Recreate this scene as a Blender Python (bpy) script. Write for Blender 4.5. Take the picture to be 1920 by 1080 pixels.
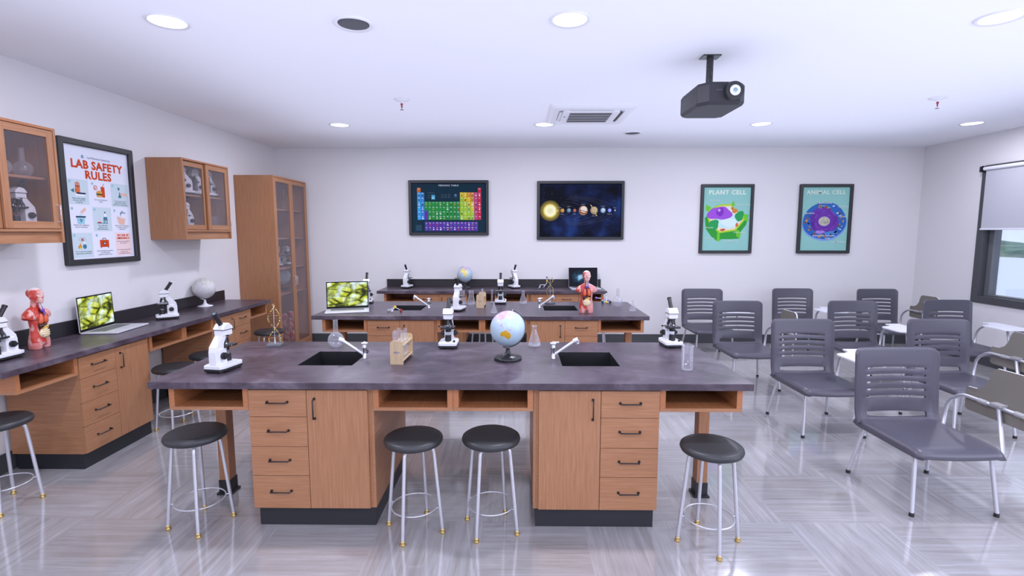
import bpy, bmesh, math, random
from mathutils import Vector, Matrix, noise as mnoise
random.seed(7)
for o in list(bpy.data.objects): bpy.data.objects.remove(o, do_unlink=True)
COL = bpy.context.scene.collection
PI = math.pi
def R(d): return math.radians(d)

# ------------------------------------------------------------------ camera, world, light, exposure
sc = bpy.context.scene
cam = bpy.data.cameras.new('camera'); cam.sensor_width = 36; cam.lens = 18.0; cam.clip_start = .02; cam.clip_end = 3000
camo = bpy.data.objects.new('camera', cam); COL.objects.link(camo)
camo.location = (0, 0, 1.7598); camo.rotation_euler = (R(90-6.2517), 0, R(0.6746)); sc.camera = camo
sc.view_settings.view_transform = 'Standard'; sc.view_settings.look = 'None'
sc.view_settings.exposure = -0.72; sc.view_settings.gamma = 1.0; sc.view_settings.use_curve_mapping = False

w = bpy.data.worlds.new('world'); sc.world = w; w.use_nodes = True
wb = w.node_tree.nodes['Background']; wb.inputs[0].default_value = (.76, .84, 1.0, 1); wb.inputs[1].default_value = 2.0

def area(name, loc, rot, sx, sy, power, color=(.86, .88, 1.0), shape='RECTANGLE', spread=180):
    l = bpy.data.lights.new(name, 'AREA'); l.shape = shape; l.size = sx
    if shape in ('RECTANGLE', 'ELLIPSE'): l.size_y = sy
    l.energy = power; l.color = color; l.spread = R(spread)
    o = bpy.data.objects.new(name, l); COL.objects.link(o); o.location = loc; o.rotation_euler = rot
    return o
# added area lamps standing in for daylight from unseen windows behind and at right
FILL_TINT = (.74, .78, 1.0)
area('added_fill_front', (1.0, -5.85, 1.65), (R(100), 0, 0), 9.0, 2.0, 130, FILL_TINT)
area('added_fill_right', (6.1, .2, 1.7), (R(100), 0, R(90)), 4.0, 1.7, 190, FILL_TINT)
# added soft uplight with no fixture, brightens the ceiling, stopping short of the walls
area('added_ceiling_fill', (1.21, 1.05, 2.30), (R(180), 0, 0), 7.7, 12.0, 295, (.73, .77, 1.0))
DOWN_POWER = 52.0

# ------------------------------------------------------------------ materials
def lin(c):
    c /= 255.0
    return c/12.92 if c <= .04045 else ((c+.055)/1.055)**2.4
def hexc(h): return tuple(lin(int(h[i:i+2], 16)) for i in (0, 2, 4))+(1,)
def rgb(r, g, b): return (lin(r), lin(g), lin(b), 1)
def newmat(name):
    m = bpy.data.materials.new(name); m.use_nodes = True
    n = m.node_tree.nodes; return m, n, m.node_tree.links, n['Principled BSDF']
def plain(name, c, rough=.5, metal=0, emit=None, es=0, spec=None, coat=0):
    m, n, l, p = newmat(name)
    p.inputs['Base Color'].default_value = c; p.inputs['Roughness'].default_value = rough; p.inputs['Metallic'].default_value = metal
    if spec is not None: p.inputs['Specular IOR Level'].default_value = spec
    if coat: p.inputs['Coat Weight'].default_value = coat; p.inputs['Coat Roughness'].default_value = .1
    if emit: p.inputs['Emission Color'].default_value = emit; p.inputs['Emission Strength'].default_value = es
    if metal > .3:
        t = n.new('ShaderNodeTexCoord'); nz = n.new('ShaderNodeTexNoise'); nz.inputs['Scale'].default_value = 3
        l.new(t.outputs['Object'], nz.inputs['Vector']); mr = n.new('ShaderNodeMapRange'); mr.inputs['To Min'].default_value = rough; mr.inputs['To Max'].default_value = rough+.02
        l.new(nz.outputs['Fac'], mr.inputs['Value']); l.new(mr.outputs['Result'], p.inputs['Roughness']); return m
    # faint procedural grain so that no surface is perfectly flat
    t = n.new('ShaderNodeTexCoord'); nz = n.new('ShaderNodeTexNoise'); nz.inputs['Scale'].default_value = 60
    l.new(t.outputs['Object'], nz.inputs['Vector'])
    mr = n.new('ShaderNodeMapRange'); mr.inputs['To Min'].default_value = max(0, rough-.04); mr.inputs['To Max'].default_value = min(1, rough+.04)
    l.new(nz.outputs['Fac'], mr.inputs['Value']); l.new(mr.outputs['Result'], p.inputs['Roughness'])
    return m
def ramp(n, stops):
    r = n.new('ShaderNodeValToRGB'); e = r.color_ramp.elements
    e[0].position, e[0].color = stops[0]; e[1].position, e[1].color = stops[-1]
    for p, c in stops[1:-1]:
        x = e.new(p); x.color = c
    return r
def wood(name, axis, c1, c2, rough=.42):
    m, n, l, p = newmat(name)
    t = n.new('ShaderNodeTexCoord'); mp = n.new('ShaderNodeMapping')
    s = {'z': (38, 38, 1.6), 'x': (1.6, 38, 38), 'y': (38, 1.6, 38)}[axis]
    mp.inputs['Scale'].default_value = s
    nz = n.new('ShaderNodeTexNoise'); nz.inputs['Scale'].default_value = 2.6; nz.inputs['Detail'].default_value = 6; nz.inputs['Roughness'].default_value = .62
    l.new(t.outputs['Object'], mp.inputs['Vector']); l.new(mp.outputs['Vector'], nz.inputs['Vector'])
    big = n.new('ShaderNodeTexNoise'); big.inputs['Scale'].default_value = 1.7; l.new(t.outputs['Object'], big.inputs['Vector'])
    ma = n.new('ShaderNodeMath'); ma.operation = 'MULTIPLY_ADD'; ma.inputs[1].default_value = .25; l.new(big.outputs['Fac'], ma.inputs[0]); l.new(nz.outputs['Fac'], ma.inputs[2])
    r = ramp(n, [(.45, c1), (.78, c2)]); l.new(ma.outputs[0], r.inputs['Fac']); l.new(r.outputs['Color'], p.inputs['Base Color'])
    p.inputs['Roughness'].default_value = rough
    b = n.new('ShaderNodeBump'); b.inputs['Strength'].default_value = .06; l.new(nz.outputs['Fac'], b.inputs['Height']); l.new(b.outputs['Normal'], p.inputs['Normal'])
    return m
WC1, WC2 = (.33, .145, .066, 1), (.43, .208, .104, 1)
M = {}
M['wood_v'] = wood('oak_upright', 'z', WC1, WC2)
M['wood_h'] = wood('oak_level', 'x', WC1, WC2)
M['wood_y'] = wood('oak_deep', 'y', (.36, .13, .048, 1), (.46, .19, .08, 1))
M['wood_s'] = wood('oak_side', 'y', WC1, WC2)
def slab_mat():
    m, n, l, p = newmat('slate_worktop')
    t = n.new('ShaderNodeTexCoord')
    a = n.new('ShaderNodeTexNoise'); a.inputs['Scale'].default_value = 3.2; a.inputs['Detail'].default_value = 9; a.inputs['Roughness'].default_value = .72; a.inputs['Distortion'].default_value = .5
    l.new(t.outputs['Object'], a.inputs['Vector'])
    r = ramp(n, [(.36, (.038, .028, .037, 1)), (.50, (.066, .046, .064, 1)), (.59, (.096, .072, .096, 1)), (.70, (.17, .14, .17, 1))]); l.new(a.outputs['Fac'], r.inputs['Fac'])
    mp = n.new('ShaderNodeMapping'); mp.inputs['Rotation'].default_value = (0, .3, .35); mp.inputs['Scale'].default_value = (7, 34, 34)
    l.new(t.outputs['Object'], mp.inputs['Vector'])
    s = n.new('ShaderNodeTexNoise'); s.inputs['Scale'].default_value = 1.1; s.inputs['Detail'].default_value = 5; s.inputs['Distortion'].default_value = 1.2
    l.new(mp.outputs['Vector'], s.inputs['Vector'])
    r2 = ramp(n, [(.60, (0, 0, 0, 1)), (.74, (1, 1, 1, 1))]); l.new(s.outputs['Fac'], r2.inputs['Fac'])
    mx = n.new('ShaderNodeMix'); mx.data_type = 'RGBA'; mf = n.new('ShaderNodeMath'); mf.operation = 'MULTIPLY'; mf.inputs[1].default_value = .38
    l.new(r2.outputs['Color'], mf.inputs[0]); l.new(mf.outputs[0], mx.inputs[0]); l.new(r.outputs['Color'], mx.inputs[6]); mx.inputs[7].default_value = (.24, .21, .25, 1)
    l.new(mx.outputs[2], p.inputs['Base Color'])
    mr = n.new('ShaderNodeMapRange'); mr.inputs['To Min'].default_value = .22; mr.inputs['To Max'].default_value = .42; l.new(a.outputs['Fac'], mr.inputs['Value']); l.new(mr.outputs['Result'], p.inputs['Roughness'])
    return m
M['slab'] = slab_mat()
M['kick'] = plain('plinth_dark', (.018, .019, .024, 1), .45)
M['splash'] = plain('backsplash_dark', (.020, .017, .021, 1), .4)
M['handle'] = plain('handle_bronze', (.055, .045, .045, 1), .35, .7)
M['wall'] = plain('wall_paint', (.74, .72, .73, 1), .85, spec=.2)
M['ceil'] = plain('ceiling_paint', (.90, .91, .95, 1), .9, spec=.1)
M['base'] = plain('skirting', (.062, .066, .072, 1), .5)
def floor_mat():
    m, n, l, p = newmat('streaked_vinyl_tile')
    t = n.new('ShaderNodeTexCoord')
    T = .61
    tile = n.new('ShaderNodeVectorMath'); tile.operation = 'SCALE'; tile.inputs['Scale'].default_value = 1/T
    off = n.new('ShaderNodeVectorMath'); off.operation = 'ADD'; off.inputs[1].default_value = (20.35, 20.15, .5)
    fl = n.new('ShaderNodeVectorMath'); fl.operation = 'FLOOR'
    l.new(t.outputs['Object'], tile.inputs[0]); l.new(tile.outputs[0], off.inputs[0]); l.new(off.outputs[0], fl.inputs[0])
    ck = n.new('ShaderNodeTexChecker'); ck.inputs['Scale'].default_value = 1.0
    hf = n.new('ShaderNodeVectorMath'); hf.operation = 'ADD'; hf.inputs[1].default_value = (.5, .5, .5); l.new(fl.outputs[0], hf.inputs[0]); l.new(hf.outputs[0], ck.inputs['Vector'])
    wn = n.new('ShaderNodeTexWhiteNoise'); l.new(fl.outputs[0], wn.inputs['Vector'])
    outs = []
    for k, s in enumerate(((1.1, 24, 1), (24, 1.1, 1))):
        mp = n.new('ShaderNodeMapping'); mp.inputs['Scale'].default_value = s
        ad = n.new('ShaderNodeVectorMath'); ad.operation = 'MULTIPLY_ADD'; ad.inputs[1].default_value = (7, 7, 7)
        l.new(wn.outputs['Color'], ad.inputs[0]); l.new(mp.outputs[0], ad.inputs[2]); l.new(t.outputs['Object'], mp.inputs['Vector'])
        nz = n.new('ShaderNodeTexNoise'); nz.inputs['Scale'].default_value = 1.3; nz.inputs['Detail'].default_value = 9; nz.inputs['Roughness'].default_value = .74; nz.inputs['Distortion'].default_value = .35
        l.new(ad.outputs[0], nz.inputs['Vector']); outs.append(nz.outputs['Fac'])
    mx = n.new('ShaderNodeMix'); l.new(ck.outputs['Fac'], mx.inputs[0]); l.new(outs[0], mx.inputs[2]); l.new(outs[1], mx.inputs[3])
    b = n.new('ShaderNodeTexNoise'); b.inputs['Scale'].default_value = 1.6; b.inputs['Detail'].default_value = 5; l.new(t.outputs['Object'], b.inputs['Vector'])
    ma = n.new('ShaderNodeMath'); ma.operation = 'MULTIPLY_ADD'; ma.inputs[1].default_value = .45; l.new(b.outputs['Fac'], ma.inputs[0]); l.new(mx.outputs[0], ma.inputs[2])
    ma2 = n.new('ShaderNodeMath'); ma2.operation = 'MULTIPLY_ADD'; ma2.inputs[1].default_value = .07; l.new(wn.outputs['Value'], ma2.inputs[0]); l.new(ma.outputs[0], ma2.inputs[2])
    r = ramp(n, [(.38, (.20, .176, .166, 1)), (.60, (.275, .254, .248, 1)), (.82, (.355, .344, .352, 1)), (1.0, (.46, .46, .485, 1))])
    l.new(ma2.outputs[0], r.inputs['Fac']); l.new(r.outputs['Color'], p.inputs['Base Color'])
    p.inputs['IOR'].default_value = 2.15
    mr = n.new('ShaderNodeMapRange'); mr.inputs['To Min'].default_value = .03; mr.inputs['To Max'].default_value = .17; l.new(mx.outputs[0], mr.inputs['Value']); l.new(mr.outputs['Result'], p.inputs['Roughness'])
    return m
M['floor'] = floor_mat()
M['white'] = plain('white_plastic', (.80, .80, .84, 1), .35)
M['offwhite'] = plain('ivory_plastic', (.70, .69, .66, 1), .45)
M['clamp'] = plain('grey_clamp_plastic', (.36, .355, .36, 1), .4)
M['black'] = plain('black_rubber', (.016, .016, .019, 1), .4)
M['blacks'] = plain('black_satin', (.02, .02, .024, 1), .28)
M['grey'] = plain('grey_metal_paint', (.16, .16, .18, 1), .4)
M['cushion'] = plain('charcoal_vinyl', (.030, .031, .034, 1), .42)
M['tube'] = plain('pale_steel', (.64, .64, .69, 1), .28, .55)
M['chrome'] = plain('chrome', (.75, .76, .80, 1), .12, 1)
M['gold'] = plain('brass_glide', (.62, .44, .16, 1), .3, .8)
M['seat'] = plain('purple_grey_shell', (.085, .080, .105, 1), .36)
M['tabu'] = plain('tablet_underside', (.20, .185, .16, 1), .55)
M['tabt'] = plain('tablet_laminate', (.78, .78, .84, 1), .35)
M['frame'] = plain('poster_frame', (.022, .023, .026, 1), .45)
M['silver'] = plain('aluminium', (.72, .72, .77, 1), .35, .3)
M['keys'] = plain('keyboard', (.18, .18, .20, 1), .5)
M['win'] = plain('window_frame_grey', (.060, .062, .068, 1), .45)
M['sash'] = plain('window_sash', (.13, .135, .15, 1), .4)
M['blind'] = plain('blind_fabric', (.50, .50, .55, 1), .9)
M['shell'] = plain('projector_shell', (.021, .020, .027, 1), .6)
M['bezel'] = plain('screen_bezel', (.006, .006, .007, 1), .5, spec=.15)
M['lamp'] = plain('lamp_diffuser', (1, 1, 1, 1), .5, emit=(1, .98, 1, 1), es=7.0)
M['grille'] = plain('grille_grey', (.075, .08, .09, 1), .6)
M['acgrille'] = plain('intake_grille', (.12, .12, .13, 1), .6)
M['red'] = plain('red_glass', (.42, .03, .04, 1), .3)
M['bamboo'] = wood('pale_plywood', 'z', (.50, .36, .21, 1), (.62, .47, .30, 1), .55)
M['darksink'] = plain('sink_resin', (.013, .014, .016, 1), .35)
M['shadowbox'] = plain('shell_outer', (.4, .4, .4, 1), .8)
def glass(name, tint, f0, f1, gl=(.9, .9, .95, 1), rough=.04, diff=.0):
    m = bpy.data.materials.new(name); m.use_nodes = True; n = m.node_tree.nodes; l = m.node_tree.links
    for x in list(n): n.remove(x)
    out = n.new('ShaderNodeOutputMaterial'); tr = n.new('ShaderNodeBsdfTransparent'); tr.inputs[0].default_value = tint
    g = n.new('ShaderNodeBsdfGlossy'); g.inputs[0].default_value = gl; g.inputs['Roughness'].default_value = rough
    lw = n.new('ShaderNodeLayerWeight'); lw.inputs['Blend'].default_value = .35
    mr = n.new('ShaderNodeMapRange'); mr.inputs['To Min'].default_value = f0; mr.inputs['To Max'].default_value = f1; l.new(lw.outputs['Facing'], mr.inputs['Value'])
    d = n.new('ShaderNodeBsdfDiffuse'); d.inputs[0].default_value = (.85, .85, .9, 1)
    m2 = n.new('ShaderNodeMixShader'); m2.inputs[0].default_value = diff; l.new(g.outputs[0], m2.inputs[1]); l.new(d.outputs[0], m2.inputs[2])
    mx = n.new('ShaderNodeMixShader'); l.new(mr.outputs[0], mx.inputs[0]); l.new(tr.outputs[0], mx.inputs[1]); l.new(m2.outputs[0], mx.inputs[2]); l.new(mx.outputs[0], out.inputs[0])
    return m
M['glass'] = glass('lab_glass', (.92, .92, .94, 1), .15, .68, diff=.5)
M['pane'] = glass('cabinet_glass', (.93, .91, .92, 1), .05, .20, gl=(.8, .8, .85, 1), rough=.15, diff=.3)
M['wpane'] = glass('window_glass', (.97, .98, 1, 1), .01, .35)
M['acrylic'] = glass('clear_handle', (.9, .9, .93, 1), .35, 1, diff=.6)
FL = {}
def flat(h, rough=.6):
    if h not in FL: FL[h] = plain('print_'+h, hexc(h), rough, spec=.12)
    return FL[h]

# ------------------------------------------------------------------ mesh builder
class MB:
    def __init__(s): s.v = []; s.f = []; s.m = []; s.sm = []; s.mats = []
    def mi(s, mat):
        if isinstance(mat, str): mat = M[mat]
        if mat not in s.mats: s.mats.append(mat)
        return s.mats.index(mat)
    def add(s, vs, fs, mat, smooth=False, X=None):
        b = len(s.v); i = s.mi(mat)
        s.v += [tuple(X @ Vector(v)) if X else tuple(v) for v in vs]
        for f in fs: s.f.append(tuple(b+k for k in f)); s.m.append(i); s.sm.append(smooth)
        return s
    def box(s, x0, x1, y0, y1, z0, z1, mat, X=None):
        x0, x1 = sorted((x0, x1)); y0, y1 = sorted((y0, y1)); z0, z1 = sorted((z0, z1))
        v = [(x0, y0, z0), (x1, y0, z0), (x1, y1, z0), (x0, y1, z0), (x0, y0, z1), (x1, y0, z1), (x1, y1, z1), (x0, y1, z1)]
        return s.add(v, [(3, 2, 1, 0), (4, 5, 6, 7), (0, 1, 5, 4), (1, 2, 6, 5), (2, 3, 7, 6), (3, 0, 4, 7)], mat, False, X)
    def cbox(s, cx, cy, cz, sx, sy, sz, mat, X=None): return s.box(cx-sx/2, cx+sx/2, cy-sy/2, cy+sy/2, cz-sz/2, cz+sz/2, mat, X)
    def prism(s, poly, axis, a, b, mat, X=None, smooth=False):
        n = len(poly)
        def P(p, t): return {'x': (t, p[0], p[1]), 'y': (p[0], t, p[1]), 'z': (p[0], p[1], t)}[axis]
        v = [P(p, a) for p in poly]+[P(p, b) for p in poly]
        fs = [tuple(range(n)), tuple(range(2*n-1, n-1, -1))]+[(i, n+i, n+(i+1) % n, (i+1) % n) for i in range(n)]
        ar = sum(poly[i][0]*poly[(i+1) % n][1]-poly[(i+1) % n][0]*poly[i][1] for i in range(n))
        flip = (ar > 0) != (axis == 'y')
        if b < a: flip = not flip
        if flip: fs = [f[::-1] for f in fs]
        return s.add(v, fs, mat, smooth, X)
    def cyl(s, p0, p1, r0, r1=None, n=16, mat='white', caps=True, X=None):
        r1 = r0 if r1 is None else r1
        p0, p1 = Vector(p0), Vector(p1); d = (p1-p0).normalized(); a = d.orthogonal().normalized(); c = d.cross(a)
        ring = lambda p, r: [tuple(p+r*(math.cos(2*PI*i/n)*a+math.sin(2*PI*i/n)*c)) for i in range(n)]
        v = ring(p0, r0)+ring(p1, r1)
        s.add(v, [(i, (i+1) % n, n+(i+1) % n, n+i) for i in range(n)], mat, True, X)
        if caps: s.add(v, [tuple(range(n-1, -1, -1)), tuple(range(n, 2*n))], mat, False, X)
        return s
    def tube(s, pts, r, n=10, mat='tube', closed=False, X=None):
        P = [Vector(p) for p in pts]; k = len(P); v = []; pa = None
        for i, p in enumerate(P):
            if closed: d = P[(i+1) % k]-P[i-1]
            else: d = P[min(i+1, k-1)]-P[max(i-1, 0)]
            d.normalize()
            a = d.orthogonal() if pa is None else pa-pa.dot(d)*d
            a.normalize(); pa = a; c = d.cross(a); rr = r[i] if isinstance(r, (list, tuple)) else r
            v += [tuple(p+rr*(math.cos(2*PI*j/n)*a+math.sin(2*PI*j/n)*c)) for j in range(n)]
        fs = []
        for i in range(k if closed else k-1):
            q = (i+1) % k
            fs += [(i*n+j, i*n+(j+1) % n, q*n+(j+1) % n, q*n+j) for j in range(n)]
        s.add(v, fs, mat, True, X)
        if not closed: s.add(v, [tuple(range(n-1, -1, -1)), tuple(range((k-1)*n, k*n))], mat, False, X)
        return s
    def lathe(s, prof, n=24, mat='white', c=(0, 0, 0), X=None, smooth=True):
        v = []; fs = []
        for r, z in prof: v += [(c[0]+r*math.cos(2*PI*j/n), c[1]+r*math.sin(2*PI*j/n), c[2]+z) for j in range(n)]
        for i in range(len(prof)-1): fs += [(i*n+j, i*n+(j+1) % n, (i+1)*n+(j+1) % n, (i+1)*n+j) for j in range(n)]
        if prof[0][0] > 1e-5: fs.append(tuple(range(n-1, -1, -1)))
        if prof[-1][0] > 1e-5: k = (len(prof)-1)*n; fs.append(tuple(range(k, k+n)))
        return s.add(v, fs, mat, smooth, X)
    def openlathe(s, prof, n=24, mat='glass', c=(0, 0, 0)):
        v = []; fs = []
        for r, z in prof: v += [(c[0]+r*math.cos(2*PI*j/n), c[1]+r*math.sin(2*PI*j/n), c[2]+z) for j in range(n)]
        for i in range(len(prof)-1): fs += [(i*n+j, i*n+(j+1) % n, (i+1)*n+(j+1) % n, (i+1)*n+j) for j in range(n)]
        return s.add(v, fs, mat, True)
    def ball(s, c, r, mat, n=16, sc3=(1, 1, 1), X=None):
        h = n//2
        pr = [(max(1e-6, math.sin(PI*i/h)), -math.cos(PI*i/h)) for i in range(h+1)]
        v = []; fs = []
        for a, z in pr: v += [(c[0]+r*sc3[0]*a*math.cos(2*PI*j/n), c[1]+r*sc3[1]*a*math.sin(2*PI*j/n), c[2]+r*sc3[2]*z) for j in range(n)]
        for i in range(h): fs += [(i*n+j, i*n+(j+1) % n, (i+1)*n+(j+1) % n, (i+1)*n+j) for j in range(n)]
        return s.add(v, fs, mat, True, X)
    def loft(s, secs, n, mat, X=None):   # secs: (centre, half-a vector, half-b vector)
        v = []; fs = []
        for c, a, b in secs:
            c, a, b = Vector(c), Vector(a), Vector(b)
            v += [tuple(c+a*math.cos(2*PI*j/n)+b*math.sin(2*PI*j/n)) for j in range(n)]
        k = len(secs)
        for i in range(k-1): fs += [(i*n+j, i*n+(j+1) % n, (i+1)*n+(j+1) % n, (i+1)*n+j) for j in range(n)]
        fs += [tuple(range(n-1, -1, -1)), tuple(range((k-1)*n, k*n))]
        return s.add(v, fs, mat, True, X)
    def build(s, name, parent=None, bevel=0, seg=2, label=None, fixn=False):
        me = bpy.data.meshes.new(name); me.from_pydata(s.v, [], s.f)
        for m in s.mats: me.materials.append(m)
        for i, p in enumerate(me.polygons): p.material_index = s.m[i]; p.use_smooth = s.sm[i]
        if fixn:
            bm = bmesh.new(); bm.from_mesh(me); bmesh.ops.recalc_face_normals(bm, faces=bm.faces); bm.to_mesh(me); bm.free()
        me.update()
        o = bpy.data.objects.new(name, me); COL.objects.link(o)
        if parent: o.parent = parent
        if bevel:
            b = o.modifiers.new('bevel', 'BEVEL'); b.width = bevel; b.segments = seg; b.limit_method = 'ANGLE'; b.angle_limit = R(40)
        if label: o['label'] = label
        return o
def tag(o, label, cat, group=None):
    o['label'] = label; o['category'] = cat
    if group: o['group'] = group
    return o
def thing(name, label, cat, loc=(0, 0, 0), rz=0, group=None):
    o = bpy.data.objects.new(name, None); COL.objects.link(o); o.location = loc; o.rotation_euler = (0, 0, R(rz)); o.empty_display_size = .05
    return tag(o, label, cat, group)
def struct(o): o['kind'] = 'structure'; return o
KIDS = {}
def copy_tree(o, parent=None):
    c = o.copy(); COL.objects.link(c)
    if parent is not None: c.parent = parent
    for ch in [x for x in o.children]: copy_tree(ch, c)
    return c
def dup(root, loc, rz, label, group=None):
    r = copy_tree(root); r.location = loc; r.rotation_euler = (0, 0, R(rz)); r['label'] = label
    if group: r['group'] = group
    return r
class Series:          # first placing moves the prototype itself, later ones copy it
    def __init__(s, proto): s.p = proto; s.used = False
    def put(s, loc, rz, label, group=None):
        if not s.used:
            s.used = True; o = s.p; o.location = loc; o.rotation_euler = (0, 0, R(rz)); o['label'] = label
            if group: o['group'] = group
            return o
        return dup(s.p, loc, rz, label, group)

# lettering
TC = {}
def text_geo(t, bold=0.0, spacing=1.0):
    k = (t, bold, spacing)
    if k in TC: return TC[k]
    c = bpy.data.curves.new('lettering', 'FONT'); c.body = t; c.size = 1; c.align_x = 'CENTER'; c.align_y = 'CENTER'; c.resolution_u = 2; c.offset = bold; c.space_character = spacing
    o = bpy.data.objects.new('lettering', c); COL.objects.link(o)
    bpy.context.view_layer.update()
    me = bpy.data.meshes.new_from_object(o.evaluated_get(bpy.context.evaluated_depsgraph_get()))
    g = ([(v.co.x, v.co.y) for v in me.vertices], [tuple(p.vertices) for p in me.polygons])
    bpy.data.objects.remove(o); bpy.data.curves.remove(c); bpy.data.meshes.remove(me)
    TC[k] = g; return g
class Print(MB):       # flat print in local x (right), z (up), facing -y
    def __init__(s, y): super().__init__(); s.y0 = y
    def poly(s, pts, col, L=1):
        y = s.y0-L*.0005; ar = sum(pts[i][0]*pts[(i+1) % len(pts)][1]-pts[(i+1) % len(pts)][0]*pts[i][1] for i in range(len(pts)))
        if ar < 0: pts = pts[::-1]
        m = flat(col) if isinstance(col, str) else col
        return s.add([(p[0], y, p[1]) for p in pts], [tuple(range(len(pts)))], m)
    def rect(s, x0, x1, z0, z1, col, L=1): return s.poly([(x0, z0), (x1, z0), (x1, z1), (x0, z1)], col, L)
    def disc(s, cx, cz, r, col, L=1, sx=1, sz=1, n=28, rot=0):
        c, q = math.cos(rot), math.sin(rot)
        return s.poly([(cx+r*(sx*math.cos(2*PI*i/n)*c-sz*math.sin(2*PI*i/n)*q), cz+r*(sx*math.cos(2*PI*i/n)*q+sz*math.sin(2*PI*i/n)*c)) for i in range(n)], col, L)
    def line(s, pts, w, col, L=1):
        for (a, b), (c, d) in zip(pts, pts[1:]):
            dx, dz = c-a, d-b; q = math.hypot(dx, dz) or 1; nx, nz = -dz/q*w/2, dx/q*w/2
            s.poly([(a+nx, b+nz), (a-nx, b-nz), (c-nx, d-nz), (c+nx, d+nz)], col, L)
    def text(s, t, cx, cz, size, col, L=2, bold=0, sp=1.0, sx=1.0, rot=0):
        vs, fs = text_geo(t, bold, sp); y = s.y0-L*.0005; c, q = math.cos(rot), math.sin(rot)
        return s.add([(cx+size*(v[0]*sx*c-v[1]*q), y, cz+size*(v[0]*sx*q+v[1]*c)) for v in vs], fs, flat(col))
    def blob(s, cx, cz, r, col, L=1, k=.15, n=22, sx=1, sz=1, seed=0):
        rnd = random.Random(seed); ph = [rnd.uniform(0, 6.28) for _ in range(3)]
        pts = []
        for i in range(n):
            a = 2*PI*i/n; rr = r*(1+k*(math.sin(2*a+ph[0])+.6*math.sin(3*a+ph[1])+.4*math.sin(5*a+ph[2]))/2)
            pts.append((cx+rr*sx*math.cos(a), cz+rr*sz*math.sin(a)))
        return s.poly(pts, col, L)

# ------------------------------------------------------------------ room shell
XL, XR, YB, YF, ZC = -3.775, 6.19, 8.05, -6.0, 3.045
struct(MB().box(XL-.15, XR+.3, YF-.15, YB+.15, -.1, 0, 'floor').build('floor'))
struct(MB().box(XL-.15, XR+.3, YF-.15, YB+.15, ZC, ZC+.1, 'ceil').build('ceiling'))
struct(MB().box(XL-.15, XL, YF-.15, YB+.15, 0, ZC, 'wall').build('wall_left'))
struct(MB().box(XL, XR, YB, YB+.15, 0, ZC, 'wall').build('wall_back'))
def holed(name, axis, a0, a1, t0, t1, holes):
    b = MB(); cur = a0
    bx = (lambda p, q, z0, z1: b.box(t0, t1, p, q, z0, z1, 'wall')) if axis == 'x' else (lambda p, q, z0, z1: b.box(p, q, t0, t1, z0, z1, 'wall'))
    for h0, h1, z0, z1 in holes:
        bx(cur, h0, 0, ZC); bx(h0, h1, 0, z0); bx(h0, h1, z1, ZC); cur = h1
    bx(cur, a1, 0, ZC); return struct(b.build(name))
holed('wall_right', 'x', YF-.15, YB+.15, XR, XR+.2, [(-1.8, 2.2, .835, 2.605), (3.65, 6.985, .835, 2.605)])
holed('wall_front', 'y', XL, XR, YF-.15, YF, [(-3.4, 5.6, .6, 2.6)])
struct(MB().box(XL, XR, YB-.014, YB, 0, .142, 'base').build('baseboard_back', bevel=.003))
struct(MB().box(XR-.014, XR, YF, YB-.014, 0, .142, 'base').build('baseboard_right', bevel=.003))
struct(MB().box(XL, XL+.014, YF, YB-.014, 0, .142, 'base').build('baseboard_left', bevel=.003))
def window(name, y0, y1, z0, z1, divs):
    fr = MB(); fw = .075
    for a, b, c, d in ((y0-.02, y0+fw, z0-.02, z1+.02), (y1-fw, y1+.02, z0-.02, z1+.02)): fr.box(XR-.02, XR+.12, a, b, c, d, 'win')
    for c, d in ((z0-.02, z0+fw), (z1-fw, z1+.02)): fr.box(XR-.02, XR+.12, y0+fw, y1-fw, c, d, 'win')
    w0 = struct(fr.build(name, bevel=.004))
    n = divs; W = (y1-y0-2*fw)/n
    for i in range(n):
        a, b = y0+fw+i*W, y0+fw+(i+1)*W; s = MB(); q = .07
        for p in ((a, a+q, z0+fw, z1-fw), (b-q, b, z0+fw, z1-fw), (a+q, b-q, z0+fw, z0+fw+.02), (a+q, b-q, z1-fw-.05, z1-fw)): s.box(XR+.07, XR+.17, *p, 'sash')
        so = s.build('window_sash', w0, bevel=.004)
        MB().box(XR+.115, XR+.121, a+q, b-q, z0+fw+.02, z1-fw-.05, 'wpane').build('pane', so)
    return w0
window('window_1', 3.65, 6.985, .835, 2.605, 2)
window('window_2', -1.8, 2.2, .835, 2.605, 3)

# roller blind on the visible window
rb = thing('roller_blind', 'pale grey roller blind half lowered over the window at right', 'blind', (XR-.05, 5.325, 2.585))
MB().cyl((0, -1.63, 0), (0, 1.615, 0), .024, n=20, mat='tabt').build('roller_tube', rb)
MB().box(.010, .0125, -1.60, 1.60, -.785, 0, 'blind').build('blind_fabric', rb)
MB().box(.002, .022, -1.61, 1.61, -.80, -.778, 'tabt').build('bottom_bar', rb, bevel=.004)
for s in (-1, 1):
    MB().prism([(-.032, -.04), (.045, -.04), (.045, .03), (.0, .042), (-.032, .03)], 'y', s*1.635, s*1.66, 'black').build('bracket', rb, bevel=.004)
MB().box(.018, .05, -1.63, 1.63, .024, .045, 'win').build('head_rail', rb)

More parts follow.
